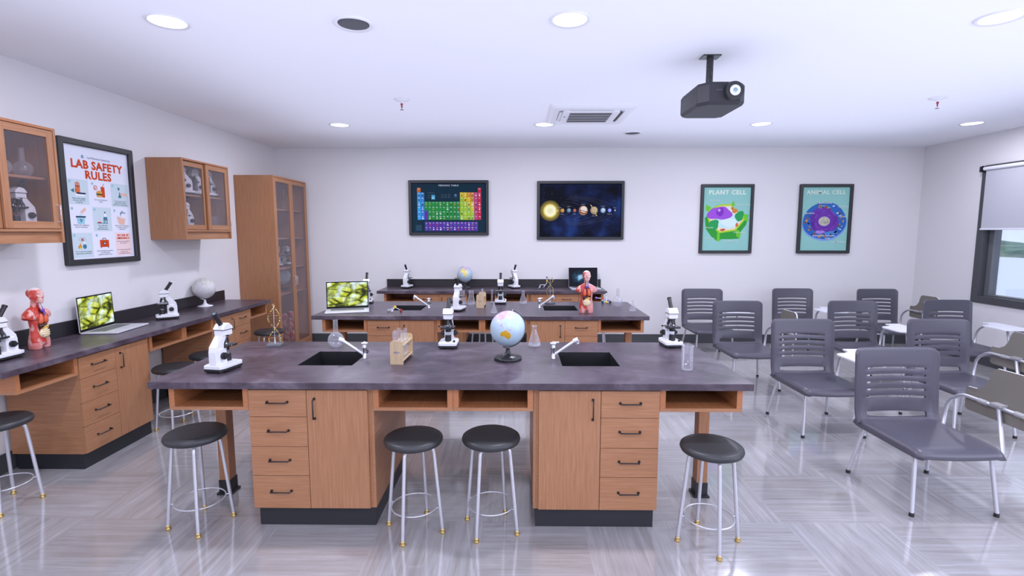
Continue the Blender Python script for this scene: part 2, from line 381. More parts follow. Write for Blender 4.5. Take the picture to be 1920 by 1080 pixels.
# outside: water and a hilly far shore below the building
def hills():
    b = MB(); nx, ny = 120, 8; v = []; f = []
    for j in range(ny+1):
        for i in range(nx+1):
            y = -300+i*18.0; d = j/ny; x = 560+d*160
            h = math.sin(PI*min(1, d*1.1))*(15+8*mnoise.noise((y*.006, d*2, 3.1)))+3*mnoise.noise((y*.03, d*6, 1))
            v.append((x, y, -27+max(0, h) if 0 < j < ny else -27))
    for j in range(ny):
        for i in range(nx): a = j*(nx+1)+i; f.append((a, a+nx+1, a+nx+2, a+1))
    m, n, l, p = newmat('hill_green'); t = n.new('ShaderNodeTexCoord'); z = n.new('ShaderNodeTexNoise'); z.inputs['Scale'].default_value = .05; z.inputs['Detail'].default_value = 8
    l.new(t.outputs['Object'], z.inputs['Vector']); r = ramp(n, [(.4, (.10, .17, .16, 1)), (.55, (.18, .27, .20, 1)), (.7, (.34, .38, .34, 1))]); l.new(z.outputs['Fac'], r.inputs['Fac']); l.new(r.outputs['Color'], p.inputs['Base Color']); p.inputs['Roughness'].default_value = 1
    b.add(v, f, m, True); return b.build('far_shore_hills')
struct(hills())
struct(MB().box(6.6, 1500, -900, 2200, -27.2, -27, plain('pale_water', (.80, .86, .95, 1), .6)).build('open_water'))

# ------------------------------------------------------------------ ceiling fixtures
dl = thing('recessed_downlight', 'x', 'ceiling light')
MB().lathe([(.100, -.002), (.118, -.010), (.126, -.004), (.126, 0.004), (.100, .004)], 40, 'white').build('trim_ring', dl)
MB().lathe([(.0, -.0035), (.104, -.0035), (.104, .004)], 40, 'lamp').build('diffuser', dl)
names = {(0, 1): 'lit round downlight at the top left of the ceiling, above the left counter', (1, 1): 'large lit round downlight in the near ceiling row, left of the projector',
         (2, 1): 'lit round downlight in the near ceiling row, in the top right corner', (0, 2): 'small lit round downlight in the far ceiling row, leftmost above the periodic table',
         (1, 2): 'small lit round downlight touching the corner of the ceiling air conditioner', (2, 2): 'small lit round downlight in the far ceiling row, above the plant cell poster',
         (3, 2): 'small lit round downlight in the far ceiling row, rightmost near the window wall'}
ser = Series(dl); XS = (-2.155, .314, 2.905, 5.40); YS = (.22, 3.279, 6.335)
for j, y in enumerate(YS+(-2.6,)):
    for i, x in enumerate(XS):
        if (i, j) in names: ser.put((x, y, ZC), 0, names[(i, j)], 'downlights in the ceiling')
        area('downlight_lamp', (x, y, ZC-.02), (0, 0, 0),   .2, .2, DOWN_POWER*(.5 if i == 3 else 1), (.84, .85, 1.0), 'DISK')  # lamps out of view have no fixture, added to light the room
sp = thing('ceiling_speaker', 'x', 'speaker')
MB().lathe([(.095, -.004), (.112, -.014), (.124, -.004), (.124, .004), (.095, .004)], 40, 'white').build('rim', sp)
MB().lathe([(0, -.006), (.070, -.007), (.100, -.004), (.1, .004)], 40, 'grille').build('speaker_grille', sp)
ser = Series(sp)
ser.put((-1.022, 3.324, ZC), 0, 'large dark round ceiling speaker at the top left of centre', 'round ceiling speakers')
ser.put((1.492, 6.88, ZC), 0, 'small dark round ceiling speaker beyond the air conditioner', 'round ceiling speakers')
sk = thing('fire_sprinkler', 'x', 'sprinkler')
MB().lathe([(.078, 0), (.070, -.006), (.034, -.012), (.020, -.022), (.012, -.024), (0, -.024)], 32, 'white').build('escutcheon', sk)
MB().cyl((0, 0, -.02), (0, 0, -.045), .010, n=12, mat='white').cyl((-.012, 0, -.04), (-.004, 0, -.095), .0025, n=6, mat='chrome').cyl((.012, 0, -.04), (.004, 0, -.095), .0025, n=6, mat='chrome').build('sprinkler_frame', sk)
MB().cyl((0, 0, -.030), (0, 0, -.052), .009, .013, n=10, mat='red').cyl((0, 0, -.052), (0, 0, -.082), .0055, n=10, mat='red').build('glass_bulb', sk, label='red glass bulb')
MB().lathe([(0, -.096), (.015, -.096), (.017, -.099), (0, -.099)], 16, 'grey').build('deflector', sk)
ser = Series(sk)
ser.put((-1.139, 5.16, ZC), 0, 'white ceiling sprinkler with red bulb, above the periodic table', 'ceiling sprinklers')
ser.put((4.05, 5.16, ZC), 0, 'white ceiling sprinkler with red bulb, right of the projector', 'ceiling sprinklers')

ac = thing('ceiling_air_conditioner', 'square white cassette air conditioner recessed in the ceiling behind the projector', 'air conditioner', (.77, 5.79, ZC))
def rsq(h, r, k=5):
    pts = []
    for cx, cy, a0 in ((h-r, h-r, 0), (-h+r, h-r, 90), (-h+r, -h+r, 180), (h-r, -h+r, 270)):
        pts += [(cx+r*math.cos(R(a0+90*i/k)), cy+r*math.sin(R(a0+90*i/k))) for i in range(k+1)]
    return pts
def ringloft(b, secs, mat, hole=False):
    n = len(secs[0][0]); v = []; f = []
    for poly, z in secs: v += [(x, y, z) for x, y in poly]
    for i in range(len(secs)-1): f += [(i*n+j, (i+1)*n+j, (i+1)*n+(j+1) % n, i*n+(j+1) % n) for j in range(n)]
    if not hole: f.append(tuple(range((len(secs)-1)*n, len(secs)*n))[::-1])
    b.add(v, f, mat); return b
b = MB(); ringloft(b, [(rsq(.44, .03), 0.002), (rsq(.44, .03), -.012), (rsq(.40, .05), -.030), (rsq(.345, .08), -.034), (rsq(.335, .08), -.020), (rsq(.325, .08), -.020)], 'white'); b.build('outer_panel', ac)
b = MB(); ringloft(b, [(rsq(.30, .07), -.015), (rsq(.30, .07), -.038), (rsq(.29, .06), -.044), (rsq(.235, .005), -.044), (rsq(.23, .005), -.038)], 'white'); b.build('centre_panel', ac, fixn=False)
b = MB().cbox(0, 0, -.041, .44, .46, .004, 'acgrille')
for i in range(3): b.cbox(0, -.115+.115*i, -.044, .44, .004, .003, 'silver')
for i in range(18): b.cbox(-.21+i*.0247, 0, -.0435, .003, .46, .002, 'grille')
b.build('intake_grille', ac)
for k, nm in enumerate(('louvre',)*4):
    X = Matrix.Rotation(R(90*k), 4, 'Z'); b = MB()
    if k == 0: b.cbox(.318, 0, -.034, .026, .44, .006, 'black', X)
    else: b.cbox(.318, 0, -.034, .03, .44, .004, 'white', X).cbox(.300, 0, -.035, .004, .44, .006, 'grille', X)
    b.build(nm, ac)
MB().cbox(-.27, -.06, -.045, .02, .02, .003, 'black').build('sensor', ac)

pj = thing('projector', 'dark ceiling-mounted projector with a bright white lens ring, facing the viewer', 'projector', (1.435, 3.955, 2.655))
pts = [(-.165, -.16), (-.10, -.235), (.12, -.235), (.165, -.19), (.165, .20), (.12, .235), (-.12, .235), (-.165, .2)]
def shrink(p, k): return [(x*k, y*k) for x, y in p]
b = MB(); ringloft(b, [(shrink(pts, .93)[::-1], -.006), (pts[::-1], .016), (pts[::-1], .128), (shrink(pts, .92)[::-1], .152)], 'shell')
b.f.append(tuple(range(8))); b.m.append(0); b.sm.append(False)
b.build('housing', pj, bevel=.006, seg=3, fixn=True)
b = MB().cyl((.065, -.22, .080), (.065, -.268, .080), .072, .062, 32, 'black'); b.build('lens_barrel', pj)
lr = Matrix.Translation((.065, -.268, .080)) @ Matrix.Rotation(R(90), 4, 'X')
MB().lathe([(.021, .002), (.035, .001), (.037, .004), (.023, .010), (.021, .006)], 32, 'white', X=lr).build('lens_ring', pj)
M['lens'] = plain('coated_lens', (.28, .42, .50, 1), .08, .6, coat=1)
MB().ball((0, 0, .0), .024, 'lens', 24, (1, 1, .35), X=lr).build('lens', pj)
b = MB()
for i in range(9): b.box(-.1665, -.160, -.10+i*.026, -.088+i*.026, .03, .11, 'black')
b.build('side_vent', pj)
pr = Print(-.2352)
for i in range(5): pr.rect(-.052+i*.0095, -.045+i*.0095, .088, .0955, '5c5a66', 1)
pr.build('maker_mark', pj)
MB().tube([(-.02, 0, .14), (-.02, 0, .385)], .025, 16, 'blacks').cbox(-.02, 0, .386, .13, .10, .008, 'blacks').cbox(-.02, 0, .15, .12, .10, .012, 'blacks').build('ceiling_mount', pj)

# ------------------------------------------------------------------ casework
def bar_handle(parent, cx, y, cz, vertical=False, ln=.118):
    b = MB(); h = ln/2
    if vertical: b.tube([(cx, y, cz-h), (cx, y-.026, cz-h+.003), (cx, y-.026, cz+h-.003), (cx, y, cz+h)], .0042, 6, 'handle').cyl((cx, y, cz-h), (cx, y-.005, cz-h), .008, n=10, mat='handle').cyl((cx, y, cz+h), (cx, y-.005, cz+h), .008, n=10, mat='handle')
    else: b.tube([(cx-h, y, cz), (cx-h+.003, y-.026, cz), (cx+h-.003, y-.026, cz), (cx+h, y, cz)], .0042, 6, 'handle').cyl((cx-h, y, cz), (cx-h, y-.005, cz), .008, n=10, mat='handle').cyl((cx+h, y, cz), (cx+h, y-.005, cz), .008, n=10, mat='handle')
    return b.build('handle', parent)
def base_cabinet(drawers_left, W, D, label, cat='base cabinet'):
    t = thing('base_cabinet', label, cat)
    # carcass: 0..W, face frame at y=.02, fronts at y=0
    MB().box(0, .018, .02, D, .122, .858, 'wood_s').box(W-.018, W, .02, D, .122, .858, 'wood_s').box(.018, W-.018, D-.018, D, .122, .858, 'wood_h').box(.018, W-.018, .02, D-.018, .122, .14, 'wood_h').box(.018, W-.018, .02, .038, .14, .858, 'wood_h').build('carcass', t, bevel=.0015)
    MB().box(.015, W-.012, .038, D-.02, 0, .122, 'kick').build('plinth', t)
    dw = .34
    dx0, dx1, ox0, ox1 = (0.002, dw-.0015, dw+.0015, W-.032) if drawers_left else (W-dw+.0015, W-.002, .032, W-dw-.0015)
    zs = [.850, .688, .507, .328, .125]
    for i in range(4):
        d = MB().box(dx0, dx1, 0, .02, zs[i+1]+.0015, zs[i]-.0015, 'wood_h').build('drawer', t, bevel=.0012)
        bar_handle(d, (dx0+dx1)/2, 0, (zs[i]+zs[i+1])/2+.008)
    d = MB().box(ox0, ox1, 0, .02, .1265, .8485, 'wood_v').build('door', t, bevel=.0012)
    bar_handle(d, ox0+.045 if drawers_left else ox1-.045, 0, .738, True)
    return t
def open_shelf(W, D, label, leg=None, left_st=.032, right_st=.032):
    t = thing('open_shelf', label, 'shelf')
    b = MB()
    b.box(0, W, 0, D, .725, .745, 'wood_h')
    b.box(0, left_st, 0, D, .745, .858, 'wood_y').box(W-right_st, W, 0, D, .745, .858, 'wood_y').box(left_st, W-right_st, D-.018, D, .745, .858, 'wood_y')
    b.box(left_st, W-right_st, .003, D-.02, .7455, .7462, 'wood_y')
    b.build('shelf_box', t, bevel=.0012)
    if leg is not None:
        l = MB().box(leg, leg+.07, .385, .465, .055, .725, 'wood_v').build('leg', t, bevel=.002)
        MB().box(leg-.004, leg+.074, .381, .469, .012, .10, 'kick').box(leg-.016, leg+.086, .369, .481, 0, .013, 'kick').build('foot_cap', l)
    return t
def worktop(L, D, sinks, label, splash=False, loc=(0, 0, 0), rz=0):
    t = thing('worktop', label, 'worktop', loc, rz)
    xs = [0]; holes = []
    for a, b_ in sinks: xs += [a, b_]
    xs.append(L); ya, yb = .386, .772
    ys = [0, ya, yb, D] if sinks else [0, D]
    v = []; f = []; nx, ny = len(xs), len(ys)
    idx = lambda i, j, k: (k*ny+j)*nx+i
    for z in (.859, .9):
        for y in ys:
            for x in xs: v.append((x, y, z))
    hole = lambda i, j: bool(sinks) and j == 1 and i % 2 == 1
    for j in range(ny-1):
        for i in range(nx-1):
            if hole(i, j):
                for (p, q) in (((i, j), (i+1, j)), ((i+1, j), (i+1, j+1)), ((i+1, j+1), (i, j+1)), ((i, j+1), (i, j))):
                    f.append((idx(*q, 0), idx(*p, 0), idx(*p, 1), idx(*q, 1)))
                continue
            f.append((idx(i, j, 1), idx(i+1, j, 1), idx(i+1, j+1, 1), idx(i, j+1, 1)))
            f.append((idx(i, j+1, 0), idx(i+1, j+1, 0), idx(i+1, j, 0), idx(i, j, 0)))
    for i in range(nx-1):
        f.append((idx(i, 0, 0), idx(i+1, 0, 0), idx(i+1, 0, 1), idx(i, 0, 1)))
        f.append((idx(i+1, ny-1, 0), idx(i, ny-1, 0), idx(i, ny-1, 1), idx(i+1, ny-1, 1)))
    for j in range(ny-1):
        f.append((idx(0, j+1, 0), idx(0, j, 0), idx(0, j, 1), idx(0, j+1, 1)))
        f.append((idx(nx-1, j, 0), idx(nx-1, j+1, 0), idx(nx-1, j+1, 1), idx(nx-1, j, 1)))
    MB().add(v, f, 'slab').build('slab', t, bevel=.003, seg=2)
    for a, b_ in sinks:
        s = MB(); q = .0012
        v = [(a+q, ya+q, .8988), (b_-q, ya+q, .8988), (b_-q, yb-q, .8988), (a+q, yb-q, .8988)]
        w_ = [(a+.01, ya+.01, .66), (b_-.01, ya+.01, .66), (b_-.01, yb-.01, .66), (a+.01, yb-.01, .66)]
        s.add(v+w_, [(0, 1, 5, 4), (1, 2, 6, 5), (2, 3, 7, 6), (3, 0, 4, 7), (4, 5, 6, 7)], 'darksink')
        so = s.build('sink_basin', t)
        MB().lathe([(0, .002), (.022, .003), (.024, 0)], 16, 'chrome', c=((a+b_)/2, (ya+yb)/2, .66)).build('drain', so)
    if splash:
        o = MB().box(0, L, D-.02, D, .9005, 1.02, 'splash').build('backsplash', bevel=.002); o.location = loc; o.rotation_euler = (0, 0, R(rz)); tag(o, splash, 'backsplash')
    return t
def place(o, loc, rz): o.location = loc; o.rotation_euler = (0, 0, R(rz)); return o
def run(X0, Y0, rz, L, D, baseD, shelfD, sinks, splash, nm, legs=True):
    T = Matrix.Translation((X0, Y0, 0)) @ Matrix.Rotation(R(rz), 4, 'Z')
    P = lambda x, y: tuple(T @ Vector((x, y, 0)))
    worktop(L, D, sinks, nm['top'], splash, P(0, 0), rz)
    e = L-.05
    place(base_cabinet(True, .727, baseD, nm['b1']), P(.567, .024), rz)
    place(base_cabinet(False, .730, baseD, nm['b2']), P(2.226, .024), rz)
    place(open_shelf(.465, shelfD, nm['s1'], .03 if legs else None), P(.100, .03), rz)
    place(open_shelf(.464, shelfD, nm['s2']), P(1.295, .03), rz)
    place(open_shelf(.464, shelfD, nm['s3']), P(1.7605, .03), rz)
    place(open_shelf(e-2.957, shelfD, nm['s4'], e-2.957-.105 if legs else None), P(2.957, .03), rz)
S2 = [(.704, 1.06), (2.423, 2.794)]
run(-2.136, 2.846, 0, 3.48, 1.105, .83, .54, S2, False, dict(
    top='dark slate worktop with two sinks on the nearest lab bench', b1='oak base cabinet of the nearest bench, left one, drawers left of its door',
    b2='oak base cabinet of the nearest bench, right one, drawers right of its door', s1='open oak shelf at the left end of the nearest bench, on one leg',
    s2='open oak shelf of the nearest bench above the middle left stool', s3='open oak shelf of the nearest bench above the middle right stool', s4='open oak shelf at the right end of the nearest bench, on one leg'))
run(-2.132, 5.19, 0, 3.48, 1.105, .83, .54, S2, False, dict(
    top='dark slate worktop with two sinks on the second lab bench, carrying the front-facing torso', b1='oak base cabinet of the second bench, left one, behind the round flask',
    b2='oak base cabinet of the second bench, right one, below the front-facing torso', s1='open oak shelf at the left end of the second bench, below the laptop',
    s2='open oak shelf of the second bench, right behind the near middle microscope', s3='open oak shelf of the second bench, behind the near globe', s4='open oak shelf at the right end of the second bench'))
run(-3.165, 3.03, 90, 3.43, .606, .560, .49, [], 'dark backsplash strip along the left wall behind the counter', dict(
    top='long dark worktop along the left wall, carrying the white globe', b1='oak base cabinet under the left wall counter, the one nearest the viewer',
    b2='oak base cabinet under the left wall counter, the far one near the tall cupboard', s1='open oak shelf at the near end of the left wall counter',
    s2='open oak shelf of the left wall counter, just beyond the near base cabinet', s3='open oak shelf of the left wall counter, just before the far base cabinet', s4='open oak shelf at the far end of the left wall counter, by the tall cupboard'), legs=False)
run(-2.07, 7.42, 0, 3.37, .626, .584, .49, [], 'dark backsplash strip against the back wall, below the two wide posters', dict(
    top='dark worktop against the back wall, carrying the starry laptop', b1='oak base cabinet under the back wall counter, left one',
    b2='oak base cabinet under the back wall counter, right one below the starry laptop', s1='open oak shelf at the left end of the back wall counter',
    s2='open oak shelf of the back wall counter, middle left', s3='open oak shelf of the back wall counter, middle right', s4='open oak shelf at the right end of the back wall counter'), legs=False)

def clear_handle(parent, x, y, z, h=.12):
    return MB().tube([(x, y, z-h/2), (x, y-.028, z-h/2), (x, y-.028, z+h/2), (x, y, z+h/2)], .005, 8, 'acrylic').build('handle', parent)
def wall_cabinet(label):     # 0..W along x, face at y=0, back at y=D
    t = thing('wall_cabinet', label, 'wall cabinet'); W, D, H = .835, .372, .83
    b = MB()
    b.box(0, .018, 0, D, 0, H, 'wood_v').box(W-.018, W, 0, D, 0, H, 'wood_v').box(.018, W-.018, 0, D, H-.018, H, 'wood_y').box(.018, W-.018, 0, D, .082, .10, 'wood_h')
    b.box(.018, W-.018, D-.012, D, .0, H-.018, 'wood_h').box(.018, W-.018, .025, .04, .0, .082, 'wood_h')
    b.build('carcass', t, bevel=.0012)
    MB().box(.018, W-.018, .06, D-.012, .455, .473, 'wood_h').build('shelf', t, bevel=.001)
    for k, (x0, x1, y0) in enumerate(((.020, .42, .026), (.405, W-.02, .004))):
        fz0, fz1 = .104, H-.022; b = MB(); q = .05
        b.box(x0, x0+q, y0, y0+.018, fz0, fz1, 'wood_v').box(x1-q, x1, y0, y0+.018, fz0, fz1, 'wood_v').box(x0+q, x1-q, y0, y0+.018, fz0, fz0+q, 'wood_h').box(x0+q, x1-q, y0, y0+.018, fz1-q, fz1, 'wood_h')
        d = b.build('sliding_door', t, bevel=.0012)
        MB().box(x0+q, x1-q, y0+.007, y0+.011, fz0+q, fz1-q, 'pane').build('glass_pane', d)
        clear_handle(d, (x0+.02) if k == 0 else (x1-.02), y0, fz0+.11)
    return t
wc = wall_cabinet('oak wall cabinet with glass doors right of the safety poster'); place(wc, (-3.40, 5.24, 1.68), 90)
wc2 = dup(wc, (-3.40, 2.985, 1.68), 90, 'oak wall cabinet with glass doors at the left edge, beside the safety poster')
for o in (wc, wc2): o['group'] = 'glass-fronted wall cabinets'
tc = thing('tall_cupboard', 'tall oak cupboard with glass doors in the far left corner', 'cupboard', (-3.25, 6.86, 0), 90)
W, D, H = 1.06, .520, 2.51; b = MB()
b.box(0, .02, 0, D, 0, H, 'wood_v').box(W-.02, W, 0, D, 0, H, 'wood_v').box(.02, W-.02, 0, D, H-.02, H, 'wood_y').box(.02, W-.02, .0, D, .0, .09, 'wood_h').box(.02, W-.02, D-.012, D, .09, H-.02, 'wood_h')
b.build('carcass', tc, bevel=.0015)
TZ = (2.075, 1.677, 1.257, .893)
for z in TZ: MB().box(.02, W-.02, .05, D-.012, z-.018, z, 'wood_h').build('shelf', tc, bevel=.001)
for x0, x1, hx in ((.022, .528, .505), (.532, W-.022, .555)):
    b = MB(); q = .052; z0, z1 = .095, H-.024
    b.box(x0, x0+q, 0, .02, z0, z1, 'wood_v').box(x1-q, x1, 0, .02, z0, z1, 'wood_v').box(x0+q, x1-q, 0, .02, z0, z0+q, 'wood_h').box(x0+q, x1-q, 0, .02, z1-q, z1, 'wood_h')
    d = b.build('door', tc, bevel=.0015); MB().box(x0+q, x1-q, .008, .012, z0+q, z1-q, 'pane').build('glass_pane', d); clear_handle(d, hx, 0, 1.06)

# ------------------------------------------------------------------ stools
def make_stool():
    t = thing('lab_stool', 'x', 'stool')
    MB().lathe([(0, .532), (.150, .532), (.166, .540), (.172, .554), (.168, .568), (.155, .577), (.12, .580), (0, .580)], 40, 'cushion').build('seat', t)
    for k in range(4):
        c, s = math.cos(PI/2*k), math.sin(PI/2*k); pts = []
        for r, z in ((.03, .524), (.085, .524), (.105, .521), (.118, .512), (.124, .498), (.127, .48), (.172, .018)): pts.append((r*c, r*s, z))
        l = MB().tube(pts, .0105, 10, 'tube').build('leg', t)
        MB().lathe([(0, 0), (.016, 0), (.017, .006), (.011, .012), (.0125, .018), (.0125, .026), (.0, .026)], 14, 'gold', c=(.172*c, .172*s, 0)).build('glide', l, label='brass foot glide')
    rr = .136; b = MB().tube([(rr*math.cos(2*PI*i/40), rr*math.sin(2*PI*i/40), .150) for i in range(40)], .0042, 8, 'tube', closed=True)
    for k in range(4):
        c, s = math.cos(PI/2*k), math.sin(PI/2*k); b.cyl((rr*c, rr*s, .15), (.156*c, .156*s, .15), .004, n=8, mat='tube')
    b.build('foot_ring', t)
    return t
ser = Series(make_stool())
for (x, y, rz, lb) in ((-1.925, 2.925, 26, 'round black stool at the left end of the nearest bench'), (-.61, 2.875, -13, 'round black stool in the middle of the nearest bench, left of two'),
        (-.157, 2.897, -27, 'round black stool in the middle of the nearest bench, right of two'), (1.088, 2.772, 0, 'round black stool at the right end of the nearest bench'),
        (-3.31, 3.11, 35, 'round black stool by the left wall counter, cut off at the left edge'), (-3.06, 4.42, 20, 'black stool by the left wall counter, behind the left corner of the nearest bench'),
        (-3.04, 4.90, 40, 'black stool by the left wall counter, half hidden behind the near left microscope'), (-3.02, 6.08, 0, 'round black stool by the left wall counter, farthest, behind the helix model'),
        (-.50, 7.10, 20, 'stool at the back counter, only pale legs seen under the second bench'), (1.09, 7.02, 30, 'stool at the back counter, one leg seen below the right shelf of the second bench')):
    ser.put((x, y, 0), rz, lb, 'round lab stools')

# ------------------------------------------------------------------ tablet arm chairs
def make_chair(folded):
    t = thing('tablet_arm_chair', 'x', 'chair')        # origin on the floor below the backrest; sitter faces -y
    hw = .288
    # seat shell
    nx, ny = 24, 22; top = []
    for j in range(ny+1):
        v = j/ny
        for i in range(nx+1):
            u = -1+2*i/nx; y = .03-.60*v
            wx = hw*(1.0-.02*v) if v < .9 else hw*(.98-.10*((v-.9)/.1)**2)
            x = u*wx
            e = max(0, (abs(u)-.86)/.14); z = .432-.052*(1-math.sqrt(max(0, 1-e*e)))-.008*(1-min(1, abs(u)/.8)**2)
            fr = max(0, (v-.86)/.14); z -= .046*(1-math.sqrt(max(0, 1-min(1, fr)**2)))*(1 if e < 1 else 0)
            rr = max(0, (.08-v)/.08); z += .012*rr
            top.append((x, y, z))
    f = [(j*(nx+1)+i, (j+1)*(nx+1)+i, (j+1)*(nx+1)+i+1, j*(nx+1)+i+1) for j in range(ny) for i in range(nx)]
    o = MB().add(top, f, 'seat', True).build('seat', t)
    sdf = o.modifiers.new('solid', 'SOLIDIFY'); sdf.thickness = .016; sdf.offset = -1
    # backrest with slots
    sw = .212; rcr = .045
    xs = [-hw, -hw+.006, -hw+.014, -hw+.026, -hw+.045, -sw]+[-sw+2*sw*i/10 for i in range(1, 10)]+[sw, hw-.045, hw-.026, hw-.014, hw-.006, hw]
    slots = [(.446, .480)]+[(z-.0075, z+.0075) for z in (.580, .631, .682, .733, .784)]
    zs = [.412]
    for a, b_ in slots: zs += [a, b_]
    zs += [.82, .85, .875, .895, .915, .935]
    def pt(x, z):
        lim = .935
        a = abs(x)-(hw-rcr)
        if a > 0: lim = .935-(rcr-math.sqrt(max(0, rcr*rcr-a*a)))
        if z > .875: z = .875+(z-.875)*(lim-.875)/.06
        k = (z-.44)/.5
        y = .0+.040*k+.022*(1-(x/hw)**2)*min(1, max(0, k*3))
        if z < .50: y -= .02*((.50-z)/.075)**2
        e = max(0, (abs(x)-(hw-.03))/.03); y -= .012*e*e
        bow = .006*(1-(x/sw)**2) if abs(x) < sw and .47 < z < .81 else 0
        return (x, y, z+bow)
    v = [pt(x, z) for z in zs for x in xs]; n = len(xs); f = []
    for j in range(len(zs)-1):
        isslot = j % 2 == 1 and j <= 11
        for i in range(n-1):
            if isslot and abs((xs[i]+xs[i+1])/2) < sw-.001: continue
            f.append((j*n+i, j*n+i+1, (j+1)*n+i+1, (j+1)*n+i))
    o = MB().add(v, f, 'seat', True).build('backrest', t)
    sdf = o.modifiers.new('solid', 'SOLIDIFY'); sdf.thickness = .020; sdf.offset = -1
    bv = o.modifiers.new('bevel', 'BEVEL'); bv.width = .004; bv.segments = 2; bv.limit_method = 'ANGLE'; bv.angle_limit = R(50)
    # legs
    for (x0, y0, x1, y1) in ((-.232, -.485, -.262, -.535), (.232, -.485, .262, -.535), (-.232, -.03, -.285, .045), (.232, -.03, .285, .045)):
        l = MB().tube([(x0, y0, .404), (x1, y1, .02)], .0125, 12, 'tube').build('leg', t)
        MB().cyl((x1, y1, 0), (x1, y1, .024), .0155, .0145, 14, 'black').build('foot_cap', l, label='black rubber foot cap')
    MB().tube([(-.232, -.485, .398), (-.232, -.03, .398), (.232, -.03, .398), (.232, -.485, .398)], .009, 8, 'tube').build('under_frame', t)
    # arm tube
    tx = .326
    b = MB().tube([(.232, -.03, .392), (.30, -.024, .385), (.322, -.018, .40), (tx, -.02, .50), (tx, -.03, .555), (tx, -.06, .60), (tx, -.12, .642), (tx, -.155, .655), (tx, -.20, .658), (tx, -.62, .655)], .0125, 12, 'tube')
    b.build('arm_tube', t)
    MB().tube([(.232, -.47, .385), (.285, -.485, .372), (.315, -.480, .388), (tx, -.41, .648)], .0125, 12, 'tube').build('arm_post', t)
    b = MB()
    for y in (-.30, -.55): MB().cyl((tx, y-.03, .656), (tx, y+.03, .656), .017, n=14, mat='clamp').build('hinge_sleeve', t, bevel=.002)
    b.cbox(tx-.004, -.41, .672, .05, .075, .016, 'clamp'); b.build('post_bracket', t, bevel=.002)
    # tablet outline: (a along -y from the rear, w across; w>0 is the wide side, w<0 overhang)
    out = [(0.0, -.085), (.0, .045), (.01, .058), (.08, .062), (.125, .085), (.155, .13), (.17, .19), (.185, .218), (.21, .232), (.44, .235), (.475, .222), (.49, .19), (.49, -.06), (.475, -.09), (.45, -.10), (.02, -.10)]
    X = Matrix.Translation((tx+.020, -.145, .66)) if folded else Matrix.Translation((tx, -.145, .680))
    b = MB()
    def P(a, w_, d): return (0+d, -a, w_) if folded else (-w_, -a, d)    # d = thickness direction away from underside
    n = len(out)
    if folded: lo, hi = 0.0, .014
    else: lo, hi = -.003, .011
    v = [P(a, w_, lo) for a, w_ in out]+[P(a, w_, hi) for a, w_ in out]
    b.add(v, [tuple(range(n))], 'tabu', False, X); b.add(v, [tuple(range(2*n-1, n-1, -1))]+[(i, n+i, n+(i+1) % n, (i+1) % n) for i in range(n)], 'tabt', False, X)
    b.build('writing_tablet', t, fixn=True, bevel=.002)
    return t
sf, sh = Series(make_chair(True)), Series(make_chair(False))
G = 'grey tablet-arm chairs facing the viewer'
for x, y, fo, lb, rz in ((2.714, 3.58, 1, 'nearest grey tablet-arm chair, its writing tablet folded up at the right edge', 0), (2.711, 4.80, 0, 'grey tablet-arm chair second in the left column, its white tablet level', 0),
        (4.00, 4.81, 1, 'grey tablet-arm chair at the right edge, behind the nearest chair, tan tablet folded up', 0), (2.645, 6.10, 1, 'grey tablet-arm chair third in the left column, small tan tablet folded up', 0),
        (4.033, 6.12, 0, 'grey tablet-arm chair in the centre of the group, its white tablet level', 0), (5.25, 6.22, 0, 'grey tablet-arm chair nearest the window, white tablet level below the window sill', 0),
        (2.69, 7.42, 0, 'grey tablet-arm chair by the back wall, leftmost, below the plant cell poster', 0), (4.035, 7.48, 0, 'grey tablet-arm chair by the back wall, middle one below the animal cell poster', 0),
        (5.235, 7.43, 1, 'grey tablet-arm chair in the far right corner of the room, tablet folded up', 0)):
    (sf if fo else sh).put((x, y, 0), rz, lb, G)

